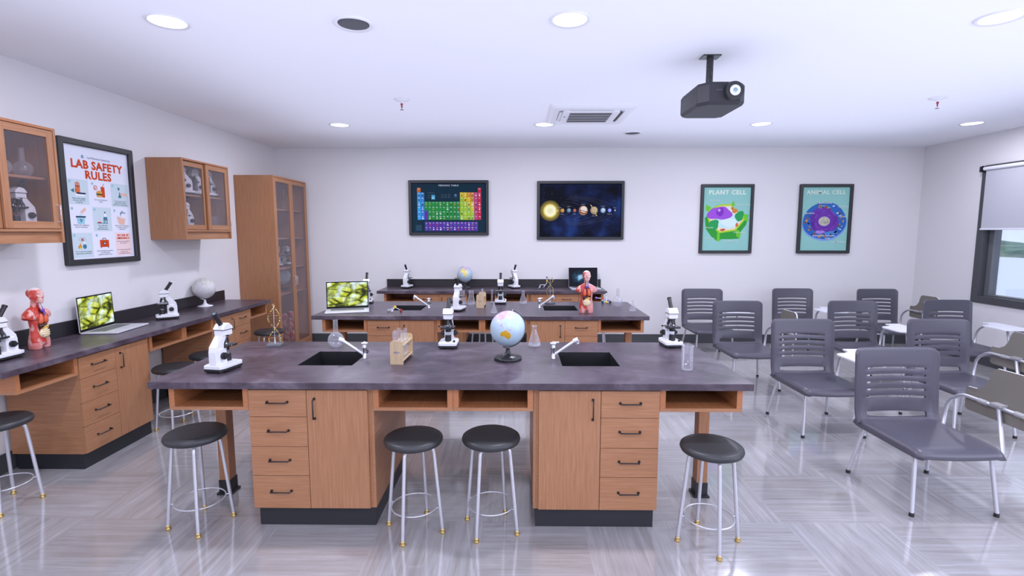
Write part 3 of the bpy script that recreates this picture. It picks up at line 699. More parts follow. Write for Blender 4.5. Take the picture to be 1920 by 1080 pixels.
# ------------------------------------------------------------------ microscopes
def make_scope():
    t = thing('microscope', 'x', 'microscope')      # stage and objectives toward -y, eyepiece leans back to +y
    base = [(-.058, -.098), (.058, -.098), (.068, -.085), (.068, .06), (.055, .095), (-.055, .095), (-.068, .06), (-.068, -.085)]
    b = MB().prism(base, 'z', .008, .024, 'black')
    for x, y in ((-.05, -.08), (.05, -.08), (-.045, .075), (.045, .075)): b.cyl((x, y, 0), (x, y, .01), .009, n=10, mat='black')
    b.build('rubber_foot', t, bevel=.003)
    b = MB().prism(base, 'z', .024, .046, 'white').prism([(-.045, -.06), (.045, -.06), (.045, .08), (-.045, .08)], 'z', .046, .052, 'white'); b.build('base', t, bevel=.003)
    arm = [(.085, .046), (.085, .125), (.078, .158), (.018, .228), (.018, .252), (-.055, .252), (-.055, .215), (-.010, .205), (.012, .168), (.012, .135), (.012, .046)]
    b = MB().prism(arm, 'x', -.026, .026, 'white'); b.build('arm', t, bevel=.003)
    MB().box(-.033, .033, .0, .062, .046, .142, 'white').build('focus_housing', t, bevel=.003)
    b = MB().prism([(-.062, .255), (.024, .255), (.024, .262), (.004, .288), (-.030, .294), (-.056, .272)], 'x', -.036, .036, 'white'); b.cbox(0, -.019, .2535, .074, .086, .004, 'black'); b.cbox(0, -.019, .236, .066, .076, .032, 'white')
    b.build('head', t, bevel=.003)
    a = R(33); d = Vector((0, math.sin(a), math.cos(a))); p0 = Vector((0, -.012, .270)); p1 = p0+d*.105
    b = MB().cyl(p0, p1, .0145, n=20, mat='blacks').cyl(p1-d*.006, p1+d*.004, .0165, n=20, mat='blacks'); e = b.build('eyepiece', t)
    MB().cyl(p1+d*.0035, p1+d*.006, .010, n=16, mat='lens').build('eye_lens', e)
    nz = Vector((0, -.020, .216)); b = MB().cyl(nz+Vector((0, .0, .004)), nz+Vector((0, -.004, -.014)), .031, .026, 24, 'blacks').cyl(nz+Vector((0, -.001, -.004)), nz+Vector((0, -.002, -.0075)), .0325, n=24, mat='chrome'); b.build('nosepiece', t)
    for k in range(3):
        an = R(90+120*k+60); q = Vector((.017*math.cos(an), .017*math.sin(an)-.022, .204)); e = q+Vector((.012*math.cos(an), .012*math.sin(an), -.034 if k != 2 else -.040))
        MB().cyl(q, e, .0105, .009, 14, 'blacks').cyl(e, e+(e-q)*.2, .006, .005, 12, 'chrome').build('objective', t)
    b = MB().cbox(0, -.032, .152, .098, .092, .014, 'blacks').box(-.02, .02, .008, .03, .146, .156, 'blacks'); st = b.build('stage', t, bevel=.003)
    b = MB()
    for s in (-1, 1): b.box(s*.018-.004, s*.018+.004, -.07, -.02, .1592, .1612, 'chrome').cyl((s*.018, -.02, .159), (s*.018, -.02, .166), .005, n=8, mat='chrome')
    b.build('slide_clips', st)
    MB().cyl((0, -.032, .120), (0, -.032, .147), .020, n=20, mat='blacks').build('condenser', t)
    MB().cyl((0, -.040, .050), (0, -.040, .096), .024, .022, 24, 'black').cyl((0, -.040, .096), (0, -.040, .0975), .016, n=18, mat='lens').build('illuminator', t)
    for s in (-1, 1):
        b = MB().cyl((s*.033, .035, .098), (s*.052, .035, .098), .020, .019, 24, 'black').cyl((s*.052, .035, .098), (s*.064, .035, .098), .013, n=20, mat='black')
        for i in range(16): b.cbox(s*.043, .035+.0200*math.cos(i*PI/8), .098+.0200*math.sin(i*PI/8), .018, .003, .003, 'black')
        b.build('focus_knob', t)
    b = MB().cyl((.046, -.062, .046), (.046, -.062, .060), .009, .007, 12, 'black'); b.build('light_switch', t)
    b = MB().tube([(-.049, -.02, .152), (-.062, -.02, .158)], .003, 6, 'chrome').cbox(-.070, -.02, .158, .012, .014, .010, 'black'); b.build('stage_clip_lever', t)
    return t
ser = Series(make_scope())
GB = 'white student microscopes'
for x, y, z, rz, lb in ((-1.85, 3.12, .9, 170, 'white microscope on the left part of the nearest bench, seen from behind, eyepiece leaning left'),
        (-.52, 3.79, .9, 0, 'white microscope in the middle of the nearest bench, facing the viewer'), (1.155, 3.835, .9, 4, 'white microscope at the right end of the nearest bench, beside the tall beaker'),
        (-1.835, 6.16, .9, 8, 'white microscope half hidden behind the laptop on the second bench'), (-.662, 5.56, .9, 167, 'white microscope on the second bench seen from behind, left of the conical flasks'),
        (-.21, 6.14, .9, 0, 'white microscope on the second bench facing the viewer, right of the test tube rack'), (-1.715, 7.84, .9, 168, 'white microscope on the back wall counter, the left one'),
        (-.055, 7.83, .9, 206, 'white microscope on the back wall counter, the right one'), (-3.50, 3.37, .9, -2, 'white microscope on the left wall counter, cut off by the left photo edge'),
        (-3.49, 5.00, .9, -54, 'white microscope on the left wall counter between laptop and white globe'),
        (-3.555, 3.66, 1.781, -4, 'white microscope inside the left wall cabinet, below the flasks'), (-3.56, 5.50, 1.781, -5, 'white microscope on the lower level of the wall cabinet right of the poster'),
        (-3.57, 5.50, 2.154, -30, 'leftmost microscope on the shelf of the wall cabinet right of the poster'), (-3.57, 5.72, 2.154, -25, 'middle microscope on the shelf of the wall cabinet right of the poster'),
        (-3.57, 5.955, 2.154, -5, 'rightmost microscope on the shelf of the wall cabinet right of the poster'),
        (-3.50, 7.42, 1.258, 20, 'front-facing microscope on the third shelf of the tall cupboard'), (-3.50, 7.66, 1.258, 80, 'turned microscope on the third shelf of the tall cupboard, right one')):
    ser.put((x, y, z), rz, lb, GB)

# ------------------------------------------------------------------ laptops
def cell_screen():
    m, n, l, p = newmat('screen_leaf_cells'); t = n.new('ShaderNodeTexCoord'); mp = n.new('ShaderNodeMapping'); mp.inputs['Rotation'].default_value = (0, R(-38), 0); mp.inputs['Scale'].default_value = (8.0, 1, 15)
    l.new(t.outputs['Object'], mp.inputs['Vector'])
    nz = n.new('ShaderNodeTexNoise'); nz.inputs['Scale'].default_value = 1.6; nz.inputs['Detail'].default_value = 3; l.new(mp.outputs[0], nz.inputs['Vector'])
    ad = n.new('ShaderNodeVectorMath'); ad.operation = 'MULTIPLY_ADD'; ad.inputs[1].default_value = (.3, 0, .3); l.new(nz.outputs['Color'], ad.inputs[0]); l.new(mp.outputs[0], ad.inputs[2])
    v = n.new('ShaderNodeTexVoronoi'); v.feature = 'DISTANCE_TO_EDGE'; v.inputs['Scale'].default_value = 1.0; l.new(ad.outputs[0], v.inputs['Vector'])
    n2 = n.new('ShaderNodeTexNoise'); n2.inputs['Scale'].default_value = 9; n2.inputs['Detail'].default_value = 2; l.new(t.outputs['Object'], n2.inputs['Vector'])
    n3 = n.new('ShaderNodeTexNoise'); n3.inputs['Scale'].default_value = 75; n3.inputs['Detail'].default_value = 3; l.new(t.outputs['Object'], n3.inputs['Vector'])
    ed = ramp(n, [(.0, (.015, .02, .004, 1)), (.05, (.06, .08, .01, 1)), (.12, (.50, .55, .30, 1)), (.20, (1, 1, 1, 1))]); l.new(v.outputs['Distance'], ed.inputs['Fac'])
    cc = ramp(n, [(.44, (.46, .50, .02, 1)), (.52, (.60, .68, .20, 1)), (.60, (.72, .86, .88, 1))]); l.new(n2.outputs['Fac'], cc.inputs['Fac'])
    sp_ = ramp(n, [(.34, (.25, .28, .05, 1)), (.46, (1, 1, 1, 1))]); l.new(n3.outputs['Fac'], sp_.inputs['Fac'])
    m1 = n.new('ShaderNodeMix'); m1.data_type = 'RGBA'; m1.blend_type = 'MULTIPLY'; ef = ramp(n, [(.40, (1, 1, 1, 1)), (.62, (.35, .35, .35, 1))]); l.new(n2.outputs['Fac'], ef.inputs['Fac']); l.new(ef.outputs['Color'], m1.inputs[0]); l.new(cc.outputs['Color'], m1.inputs[6]); l.new(ed.outputs['Color'], m1.inputs[7])
    m2 = n.new('ShaderNodeMix'); m2.data_type = 'RGBA'; m2.blend_type = 'MULTIPLY'; m2.inputs[0].default_value = .55; l.new(m1.outputs[2], m2.inputs[6]); l.new(sp_.outputs['Color'], m2.inputs[7])
    p.inputs['Base Color'].default_value = (.01, .01, .01, 1); p.inputs['Roughness'].default_value = .3; p.inputs['Specular IOR Level'].default_value = .1
    l.new(m2.outputs[2], p.inputs['Emission Color']); p.inputs['Emission Strength'].default_value = 2.1
    return m
def space_screen():
    m, n, l, p = newmat('screen_nebula'); t = n.new('ShaderNodeTexCoord')
    mp = n.new('ShaderNodeMapping'); mp.inputs['Location'].default_value = (.3, 0, -1.5); mp.inputs['Scale'].default_value = (7, 5, 10); l.new(t.outputs['Object'], mp.inputs['Vector'])
    vm = n.new('ShaderNodeVectorMath'); vm.operation = 'MULTIPLY'; vm.inputs[1].default_value = (1, 0, 1); l.new(mp.outputs[0], vm.inputs[0])
    g = n.new('ShaderNodeVectorMath'); g.operation = 'LENGTH'; l.new(vm.outputs[0], g.inputs[0])
    nz = n.new('ShaderNodeTexNoise'); nz.inputs['Scale'].default_value = 13; nz.inputs['Detail'].default_value = 8; l.new(t.outputs['Object'], nz.inputs['Vector'])
    ma = n.new('ShaderNodeMath'); ma.operation = 'MULTIPLY_ADD'; ma.inputs[1].default_value = -1.6; l.new(nz.outputs['Fac'], ma.inputs[0]); l.new(g.outputs['Value'], ma.inputs[2])
    ad = n.new('ShaderNodeMath'); ad.operation = 'ADD'; ad.inputs[1].default_value = .62; l.new(ma.outputs[0], ad.inputs[0])
    r = ramp(n, [(.0, (.35, .62, .85, 1)), (.16, (.07, .22, .40, 1)), (.42, (.012, .04, .085, 1)), (.9, (.003, .005, .012, 1))]); l.new(ad.outputs[0], r.inputs['Fac'])
    p.inputs['Base Color'].default_value = (.005, .005, .006, 1); p.inputs['Roughness'].default_value = .3; p.inputs['Specular IOR Level'].default_value = .08
    l.new(r.outputs['Color'], p.inputs['Emission Color']); p.inputs['Emission Strength'].default_value = 1.5
    return m
M['cells'] = cell_screen(); M['nebula'] = space_screen()
def make_laptop(scr, tilt, label):
    t = thing('laptop', label, 'laptop'); W, D = .452, .290      # hinge at y=0, base toward -y
    b = MB().prism([(-W/2, -D), (W/2, -D), (W/2, 0), (-W/2, 0)], 'z', .002, .016, 'silver'); bo = b.build('base', t, bevel=.004)
    k = MB().box(-.175, .175, -.165, -.035, .0165, .0172, 'keys')
    for i in range(14):
        for j in range(5): k.box(-.172+i*.0247, -.150+i*.0247, -.162+j*.0255, -.140+j*.0255, .0172, .0186, 'keys')
    k.build('keyboard', bo)
    MB().box(-.075, .075, -.275, -.180, .0161, .0165, 'silver').build('trackpad', bo)
    X = Matrix.Translation((0, .0, .014)) @ Matrix.Rotation(R(-tilt), 4, 'X'); H = .300
    s = MB().box(-W/2, W/2, 0, .007, 0, H, 'silver', X).box(-W/2+.002, W/2-.002, -.0014, 0, .002, H-.002, 'bezel', X); so = s.build('lid', t, bevel=.002)
    sc_ = MB().box(-W/2+.013, W/2-.013, -.0022, -.0015, .024, H-.013, scr, None).build('screen', so); sc_.location = (0, 0, .014); sc_.rotation_euler = (R(-tilt), 0, 0)
    return t
l1 = make_laptop('cells', 6, 'open silver laptop with green leaf cells on screen, on the second bench'); l1.location = (-1.896, 5.63, .9); l1.rotation_euler = (0, 0, R(16.5))
l2 = make_laptop('cells', 2, 'open silver laptop with green leaf cells on screen, on the left wall counter'); l2.location = (-3.705, 4.415, .9); l2.rotation_euler = (0, 0, R(97))
l3 = make_laptop('nebula', 8, 'open laptop with a starry nebula on its dark screen, on the back wall counter'); l3.location = (1.01, 7.90, .9); l3.rotation_euler = (0, 0, R(3))

# ------------------------------------------------------------------ globes
LAND = {
 'aus': [(-12, 131), (-12, 136), (-17, 140), (-11, 142.5), (-19, 147), (-25, 153), (-32, 153), (-38, 150), (-39, 146), (-35, 138), (-32, 133), (-34, 123), (-35, 117), (-31, 115), (-22, 114), (-18, 122), (-14, 127)],
 'asia': [(70, 60), (76, 105), (70, 180), (62, 178), (60, 165), (52, 157), (59, 150), (54, 137), (40, 128), (35, 126), (38, 119), (30, 122), (22, 112), (20, 106), (10, 107), (9, 105), (13, 100), (2, 103), (8, 98), (16, 96), (22, 90), (16, 82), (8, 77), (20, 72), (25, 62), (27, 52), (30, 48), (13, 45), (20, 40), (30, 35), (36, 36), (41, 28), (45, 40), (47, 50), (55, 55)],
 'eur': [(70, 25), (70, 60), (47, 50), (45, 40), (41, 28), (37, 23), (45, 13), (38, 16), (44, 8), (36, -5), (43, -9), (48, -4), (53, 5), (57, 10), (60, 5), (63, 8)],
 'afr': [(37, 10), (31, 32), (12, 43), (11, 51), (-5, 39), (-15, 40), (-26, 33), (-34, 25), (-34, 18), (-17, 12), (0, 9), (5, 5), (5, -8), (14, -17), (28, -12), (36, -5)],
 'nam': [(70, -160), (70, -130), (68, -100), (72, -85), (60, -95), (52, -80), (62, -75), (52, -56), (45, -65), (41, -72), (35, -76), (26, -80), (30, -85), (29, -95), (20, -97), (18, -88), (9, -80), (16, -95), (23, -107), (35, -121), (48, -125), (60, -145), (57, -160)],
 'sam': [(12, -72), (8, -60), (-1, -50), (-7, -35), (-23, -42), (-34, -53), (-40, -62), (-54, -68), (-45, -75), (-18, -70), (-5, -81), (3, -78)],
 'i1': [(7, 117), (-3, 117), (-2, 110), (2, 109)], 'i2': [(6, 95), (-5, 106), (-3, 102)], 'i3': [(-1, 131), (-4, 142), (-9, 149), (-8, 138)], 'i4': [(45, 142), (36, 141), (32, 131), (37, 137)],
 'i5': [(-35, 173), (-41, 176), (-46, 168), (-41, 172)], 'i6': [(83, -30), (70, -22), (60, -43), (76, -65)], 'i7': [(-12, 49), (-25, 47), (-20, 44)], 'i8': [(18, 120), (6, 126), (8, 123)], 'i9': [(-6, 106), (-9, 115), (-8, 108)], 'i10': [(2, 120), (-5, 123), (-5, 119)]}
def pip(la, lo, poly):
    c = False; j = len(poly)-1
    for i in range(len(poly)):
        a, b_ = poly[i], poly[j]
        if (a[0] > la) != (b_[0] > la) and lo < (b_[1]-a[1])*(la-a[0])/(b_[0]-a[0])+a[1]: c = not c
        j = i
    return c
def vcol(name, rough=.35):
    m, n, l, p = newmat(name); a = n.new('ShaderNodeAttribute'); a.attribute_name = 'Col'; l.new(a.outputs['Color'], p.inputs['Base Color']); p.inputs['Roughness'].default_value = rough
    return m
M['globe'] = vcol('printed_globe', .28); M['globe_w'] = vcol('antique_globe', .45); M['flesh'] = vcol('anatomy_paint', .38)
def make_globe(label, lon0, white=False, side=1, lat=.95, fr=-1):
    t = thing('desk_globe', label, 'globe'); sm = 'white' if white else 'blacks'
    prof = [(0, 0), (.092, 0), (.095, .005), (.094, .016), (.085, .021), (.045, .026), (.024, .036), (.016, .055), (.012, .078), (0, .078)]
    if white: prof = [(0, 0), (.080, 0), (.083, .004), (.075, .009), (.035, .018), (.018, .034), (.012, .06), (.011, .078), (0, .078)]
    MB().lathe(prof, 40, sm).build('stand', t)
    C0 = Vector((0, 0, .211)); r = .120; tl = R(14*side)
    X = Matrix.Translation(C0) @ Matrix.Rotation(R(-15), 4, 'X') @ Matrix.Rotation(tl, 4, 'Y')
    v = []; f = []; cols = []; nu, nv = 180, 90
    for j in range(nv+1):
        la = -90+180*j/nv
        for i in range(nu):
            lo = -180+360*i/nu; a, o_ = R(la), R(lo-lon0)
            v.append(tuple(X @ Vector((r*math.cos(a)*math.sin(o_), -r*math.cos(a)*math.cos(o_), r*math.sin(a)))))
            c = (.46, .60, .70) if not white else (.66, .64, .66)
            wob = 2.2*mnoise.noise((la*.11, lo*.11, 5)); hit = None
            for k, pl in LAND.items():
                if pip(la+wob, lo+wob, pl): hit = k; break
            if la < -74+wob: hit = 'ant'
            if hit:
                nn = mnoise.noise((la*.08, lo*.08, 2))
                c = {'aus': (.66, .36, .015), 'asia': (.55, .38, .62) if nn > -.15 else (.62, .50, .56), 'eur': (.70, .50, .64), 'afr': (.78, .70, .14) if nn > -.1 else (.72, .48, .50), 'nam': (.45, .62, .42), 'sam': (.74, .56, .30), 'ant': (.75, .75, .78), 'i6': (.7, .7, .75)}.get(hit, (.46, .36, .56))
                if white: c = (.58+.12*nn, .57+.12*nn, .54)
            if abs((lo+7.5) % 15-7.5) < .6 or abs((la+7.5) % 15-7.5) < .6: c = tuple(x*.96 for x in c)
            cols.append(c+(1,))
    for j in range(nv):
        for i in range(nu): f.append((j*nu+i, j*nu+(i+1) % nu, (j+1)*nu+(i+1) % nu, (j+1)*nu+i))
    o = MB().add(v, f, 'globe_w' if white else 'globe', True).build('sphere', t)
    ca = o.data.color_attributes.new('Col', 'FLOAT_COLOR', 'POINT')
    for i, c in enumerate(cols): ca.data[i].color = c
    ang = [R(-92+184*i/36) for i in range(37)]; rr = .1255; bb = MB()
    # meridian arm behind the ball
    mp_ = []
    for a in ang: mp_.append(tuple(X @ Vector((side*rr*math.cos(a)*lat, fr*rr*math.cos(a)*math.sqrt(1-lat*lat), rr*math.sin(a)))))
    bb.tube(mp_, .0032, 6, 'white' if white else 'blacks'); bb.tube([X @ Vector((0, 0, r-.002)), X @ Vector((0, 0, r+.012))], .004, 8, 'chrome').tube([X @ Vector((0, 0, -r)), X @ Vector((0, 0, -r-.006)), (0, 0, .076)], .006, 8, 'chrome')
    bb.build('meridian_arm', t)
    return t
g1 = make_globe('desk globe showing yellow Australia, in the centre of the nearest bench', 134); g1.location = (-.068, 3.41, .9)
g2 = make_globe('desk globe showing yellow Africa, on the back wall counter', 18, side=-1, lat=.97, fr=1); g2.location = (-.815, 7.83, .9)
g3 = make_globe('white desk globe on the left wall counter', 60, white=True, side=1, lat=.1, fr=1); g3.location = (-3.64, 5.86, .9)
g4 = dup(g1, (-3.50, 7.52, .894), 100, 'desk globe behind glass on the fourth shelf of the tall cupboard')
for o in (g1, g2, g3, g4): o['group'] = 'desk globes'

# ------------------------------------------------------------------ anatomical torso
def make_torso():
    t = thing('anatomy_torso', 'x', 'anatomical model')
    b = MB(); V = Vector
    def sec(x, y, z, a, d, n=(0, 0)): return ((x, y, z), (a, 0, 0), (0, d, 0))
    # trunk
    b.loft([sec(0, .004, .030, .064, .042), sec(0, .004, .055, .073, .047), sec(0, .004, .085, .074, .046), sec(0, .002, .12, .066, .042), sec(0, 0, .155, .062, .041), sec(0, 0, .20, .066, .046),
            sec(0, .0, .235, .070, .049), sec(0, .004, .262, .072, .045), sec(0, .010, .285, .060, .034), sec(0, .012, .30, .036, .028), sec(0, .012, .315, .026, .025), sec(0, .008, .345, .024, .026), sec(0, .0, .37, .022, .026)], 28, 'flesh')
    for s in (-1, 1):
        b.loft([sec(s*.040, .004, 0, .032, .040), sec(s*.040, .004, .03, .036, .043), sec(s*.037, .004, .07, .036, .044)], 20, 'flesh')
        # shoulder stumps
        b.loft([((s*.030, .010, .262), (0, .030, 0), (0, 0, .030)), ((s*.058, .008, .262), (0, .036, 0), (0, 0, .032)), ((s*.078, .006, .256), (0, .037, 0), (s*.010, 0, .031)), ((s*.092, .006, .244), (0, .034, 0), (s*.014, 0, .024)), ((s*.099, .006, .228), (0, .030, 0), (s*.018, 0, .010))], 20, 'flesh')
        b.loft([((s*.076, .006, .222), (s*.026, 0, 0), (0, .033, 0)), ((s*.078, .006, .240), (s*.027, 0, 0), (0, .035, 0)), ((s*.072, .006, .262), (s*.024, 0, 0), (0, .032, 0))], 20, 'flesh')
        b.loft([((s*.0, .012, .300), (0, .024, 0), (0, 0, .024)), ((s*.04, .011, .290), (0, .026, 0), (0, 0, .022)), ((s*.075, .010, .274), (0, .026, 0), (0, 0, .020))], 16, 'flesh')
        b.ball((s*.0415, .006, .392), .011, 'flesh', 12, (.45, .8, 1.3))          # ear
        b.ball((s*.020, -.040, .412), .010, 'flesh', 12, (1.4, .7, .6))           # brow
        b.ball((s*.022, -.034, .388), .013, 'flesh', 12, (1, .8, .9))             # cheek
        b.ball((s*.034, -.030, .238), .026, 'flesh', 16, (1.2, .6, 1))            # chest
    # head
    b.ball((0, .006, .412), .0445, 'flesh', 28, (.93, 1.15, .95))
    b.loft([sec(0, -.012, .336, .012, .016), sec(0, -.012, .344, .024, .028), sec(0, -.008, .362, .033, .038), sec(0, -.003, .385, .038, .044), sec(0, .002, .41, .040, .047)], 24, 'flesh')
    b.loft([sec(0, -.050, .378, .009, .010), sec(0, -.048, .388, .007, .011), sec(0, -.043, .408, .005, .008)], 12, 'flesh')   # nose
    b.ball((0, -.045, .361), .010, 'flesh', 12, (1.5, .7, .55)); b.ball((0, -.040, .345), .011, 'flesh', 12)
    o = b.build('body', None)
    # a recess for the organs
    rc = MB().ball((0, -.058, .19), .060, 'flesh', 24, (.80, .62, 1.75)).build('recess', None)
    r = o.modifiers.new('r', 'REMESH'); r.mode = 'VOXEL'; r.voxel_size = .0036
    bo = o.modifiers.new('b', 'BOOLEAN'); bo.operation = 'DIFFERENCE'; bo.object = rc; bo.solver = 'EXACT'
    r2 = o.modifiers.new('r2', 'REMESH'); r2.mode = 'VOXEL'; r2.voxel_size = .0034
    sm = o.modifiers.new('s', 'SMOOTH'); sm.iterations = 5; sm.factor = .5
    bpy.context.view_layer.update()
    me = bpy.data.meshes.new_from_object(o.evaluated_get(bpy.context.evaluated_depsgraph_get()))
    bpy.data.objects.remove(o); bpy.data.objects.remove(rc)
    me.materials.clear(); me.materials.append(M['flesh'])
    for p in me.polygons: p.use_smooth = True; p.material_index = 0
    ca = me.color_attributes.new('Col', 'FLOAT_COLOR', 'POINT')
    mix = lambda a, c, k: tuple(a[i]*(1-k)+c[i]*k for i in range(3))
    for i, vt in enumerate(me.vertices):
        x, y, z = vt.co
        red, pale, skin, cav = (.52, .045, .028), (.74, .50, .45), (.70, .30, .28), (.16, .012, .012)
        n1 = mnoise.noise((x*34, y*34, z*16)); n2 = mnoise.noise((x*150, y*150, z*40))
        k = min(1, max(0, n1*2.2+.08+.8*n2))
        c = mix(red, pale, k*.85)
        if z > .432: c = mix(c, (.80, .66, .63), min(1, (z-.432)/.010))
        if .335 < z < .432 and y > -.02: c = mix(c, red, .45)
        if x > .004 and (z > .33 or y < .03): c = mix(c, skin if z < .30 else (.78, .52, .48), min(1, (x-.004)/.01))
        if z < .05 and x < 0: c = mix(c, skin, .6)
        if y < -.012 and ((x/.046)**2+((z-.19)/.104)**2) < 1: c = cav
        ca.data[i].color = c+(1,)
    bd = bpy.data.objects.new('body', me); COL.objects.link(bd); bd.parent = t
    org = t
    om = lambda nm, c, sp_=.3: plain(nm, c, sp_, coat=.3)
    lung, heart, liv, sto, gut, ves = om('lung_red', (.72, .13, .05, 1)), om('heart_blue', (.10, .05, .45, 1)), om('liver_brown', (.045, .015, .012, 1)), om('stomach_ochre', (.72, .42, .08, 1)), om('gut_cream', (.80, .66, .42, 1)), om('trachea', (.62, .60, .62, 1))
    for s in (-1, 1):
        MB().loft([((s*.018, -.034, .262), (.006, 0, 0), (0, .008, 0)), ((s*.020, -.034, .250), (.014, 0, 0), (0, .014, 0)), ((s*.022, -.036, .225), (.0185, 0, 0), (0, .018, 0)), ((s*.023, -.035, .20), (.019, 0, 0), (0, .018, 0)), ((s*.024, -.033, .186), (.014, 0, 0), (0, .014, 0))], 20, lung).build('lung', org, label='orange red lung')
        MB().tube([(s*.012, -.015, .345), (s*.013, -.024, .315), (s*.010, -.034, .290)], .004, 8, heart if s > 0 else M['red']).build('neck_vessel', org)
    MB().ball((0, -.040, .283), .014, heart, 16, (1.3, .7, .8)).cyl((0, -.040, .28), (.004, -.052, .245), .005, .003, 10, heart).build('thyroid', org, label='blue purple gland at the base of the neck')
    b = MB()
    for i in range(7): b.cyl((0, -.022-.001*i, .345-.008*i), (0, -.023-.001*i, .339-.008*i), .0075, n=12, mat=ves)
    b.build('trachea', org, label='ribbed pale windpipe')
    MB().ball((-.022, -.038, .172), .022, liv, 20, (1.1, .7, .62)).ball((.004, -.041, .178), .012, liv, 14).build('liver', org, label='glossy dark brown liver')
    MB().ball((.016, -.041, .164), .020, sto, 18, (1.15, .7, .45)).cyl((-.02, -.045, .152), (.03, -.043, .156), .007, n=12, mat=sto).build('stomach', org, label='ochre stomach')
    b = MB().ball((.0, -.034, .115), .042, gut, 26, (1.0, .62, .92)); rnd = random.Random(3)
    pts = []
    for i in range(70):
        q = i/69; a = q*9*PI; zz = .080+.075*q; ww = .034*math.sqrt(max(.05, 1-((zz-.115)/.046)**2)); pts.append((ww*math.sin(a), -.0325-.026*math.sqrt(max(.1, 1-(ww*math.sin(a)/.042)**2))*math.sqrt(max(.1, 1-((zz-.115)/.042)**2))-.001, zz))
    b.tube(pts, .0036, 8, gut); gg = b.build('intestines', org, label='cream coiled intestines')
    b = MB()
    for i in range(7): a = rnd.uniform(-.9, .9); b.ball((.030*a, -.0585+.009*a*a, .086+.012*rnd.random()), .0028, liv, 8)
    b.build('marking', gg)
    b = MB()
    for s in (-1, 1): b.ball((s*.0175, -.0392, .400), .0052, 'offwhite', 14, (1.1, 1, .7)).ball((s*.0175, -.0436, .400), .0018, 'black', 10)
    b.build('eyes', t)
    return t
ser = Series(make_torso()); GT = 'anatomical torso models'
ser.put((.728, 5.42, .9), 0, 'red anatomical torso on the second bench, facing the viewer', GT)
ser.put((-3.555, 3.70, .9), 98, 'red anatomical torso on the left wall counter, head turned toward the laptop', GT)
ser.put((-3.50, 7.76, .10), 100, 'red anatomical torso standing at the bottom of the tall cupboard', GT)
ser.put((-3.49, 7.53, .10), 165, 'pale pink torso at the bottom of the tall cupboard, left of the red one', GT)

# ------------------------------------------------------------------ DNA helix model
def make_dna():
    t = thing('dna_model', 'x', 'helix model')
    MB().prism([(-.052, -.042), (.052, -.042), (.052, .042), (-.052, .042)], 'z', 0, .020, 'grey').build('base', t, bevel=.003)
    MB().cyl((0, 0, .02), (0, 0, .322), .0013, n=8, mat='tabt').cyl((0, 0, .02), (0, 0, .065), .005, .0025, 10, 'tabt').build('rod', t)
    cols = [plain('bead_gold', (.58, .42, .07, 1), .3), plain('bead_cream', (.66, .58, .30, 1), .3), plain('bead_red', (.40, .03, .02, 1), .3), plain('bead_green', (.03, .10, .04, 1), .3), plain('bead_black', (.02, .02, .02, 1), .3)]
    r = .041; n = 30
    for s in (0, 1):
        b = MB(); pts = []
        for i in range(n):
            z = .034+.285*i/(n-1); a = 2*PI*(z-.04)/.335*1.02+PI*s+.15; rr = r if i < n-2 else r*.6
            p = (rr*math.cos(a), rr*math.sin(a), z); pts.append(p); b.ball(p, .0050 if i % 2 == 0 else .0036, cols[(i*3+s*2) % 5 if i % 2 else (0, 1, 0, 2)[(i//2+s) % 4]], 8)
        b.tube(pts, .0016, 5, cols[0]); b.build('helix_strand', t)
    b = MB()
    for i in range(14):
        z = .042+.27*i/13; a = 2*PI*(z-.04)/.335*1.02+.15; x, y = r*math.cos(a), r*math.sin(a); b.cyl((-x, -y, z), (0, 0, z), .0009, n=5, mat=cols[(i % 4)] if i % 2 else 'grey').cyl((0, 0, z), (x, y, z), .0009, n=5, mat='grey')
    b.build('base_pairs', t)
    return t
ser = Series(make_dna()); GD = 'double helix models'
ser.put((-1.845, 3.80, .9), 8, 'gold beaded double helix model at the far left corner of the nearest bench', GD)
ser.put((.385, 6.12, .9), 50, 'gold beaded double helix model on the second bench, behind the right sink', GD)
ser.put((-3.50, 7.70, 2.076), 30, 'double helix model on the top shelf of the tall cupboard', GD)

# ------------------------------------------------------------------ glassware
def gthing(kind, cat, prof, extra=None, n=32):
    t = thing(kind, 'x', cat); MB().openlathe(prof, n, 'glass').build('vessel', t)
    rm = prof[-1]; MB().tube([(rm[0]*math.cos(2*PI*i/24), rm[0]*math.sin(2*PI*i/24), rm[1]) for i in range(24)], .0016, 6, 'glass', closed=True).build('rim', t)
    if extra: extra(t)
    return t
def circ(R_, zc, a0, a1, k=14): return [(max(.0005, R_*math.cos(R(a0+(a1-a0)*i/k))), zc+R_*math.sin(R(a0+(a1-a0)*i/k))) for i in range(k+1)]
rfl = gthing('round_bottom_flask', 'flask', [(.001, .001), (.022, .001)]+circ(.058, .056, -66, 72)+[(.0175, .122), (.0165, .205)])
er = gthing('conical_flask', 'flask', [(.001, .001), (.046, .001), (.050, .006), (.047, .018), (.020, .108), (.0165, .120), (.0165, .150), (.019, .154)])
ew = gthing('wide_neck_flask', 'flask', [(.001, .001), (.046, .001), (.050, .006), (.048, .020), (.032, .100), (.029, .115), (.029, .160), (.031, .166)])
es = gthing('small_conical_flask', 'flask', [(.001, .001), (.034, .001), (.037, .005), (.034, .014), (.012, .080), (.0095, .09), (.0095, .110), (.014, .116)])
bkp = gthing('beaker', 'beaker', [(.001, .001), (.030, .001), (.034, .006), (.0345, .145), (.037, .155)])
b = MB()
for i in range(9): b.box(-.010, .010 if i % 2 else .002, -.0352, -.0348, .03+i*.012, .0306+i*.012, 'tabt')
b.build('graduation', bkp)
GGL = 'clear laboratory glassware'
def gset(proto, items):
    s = Series(proto)
    for x, y, z, rz, lb in items: s.put((x, y, z), rz, lb, GGL)
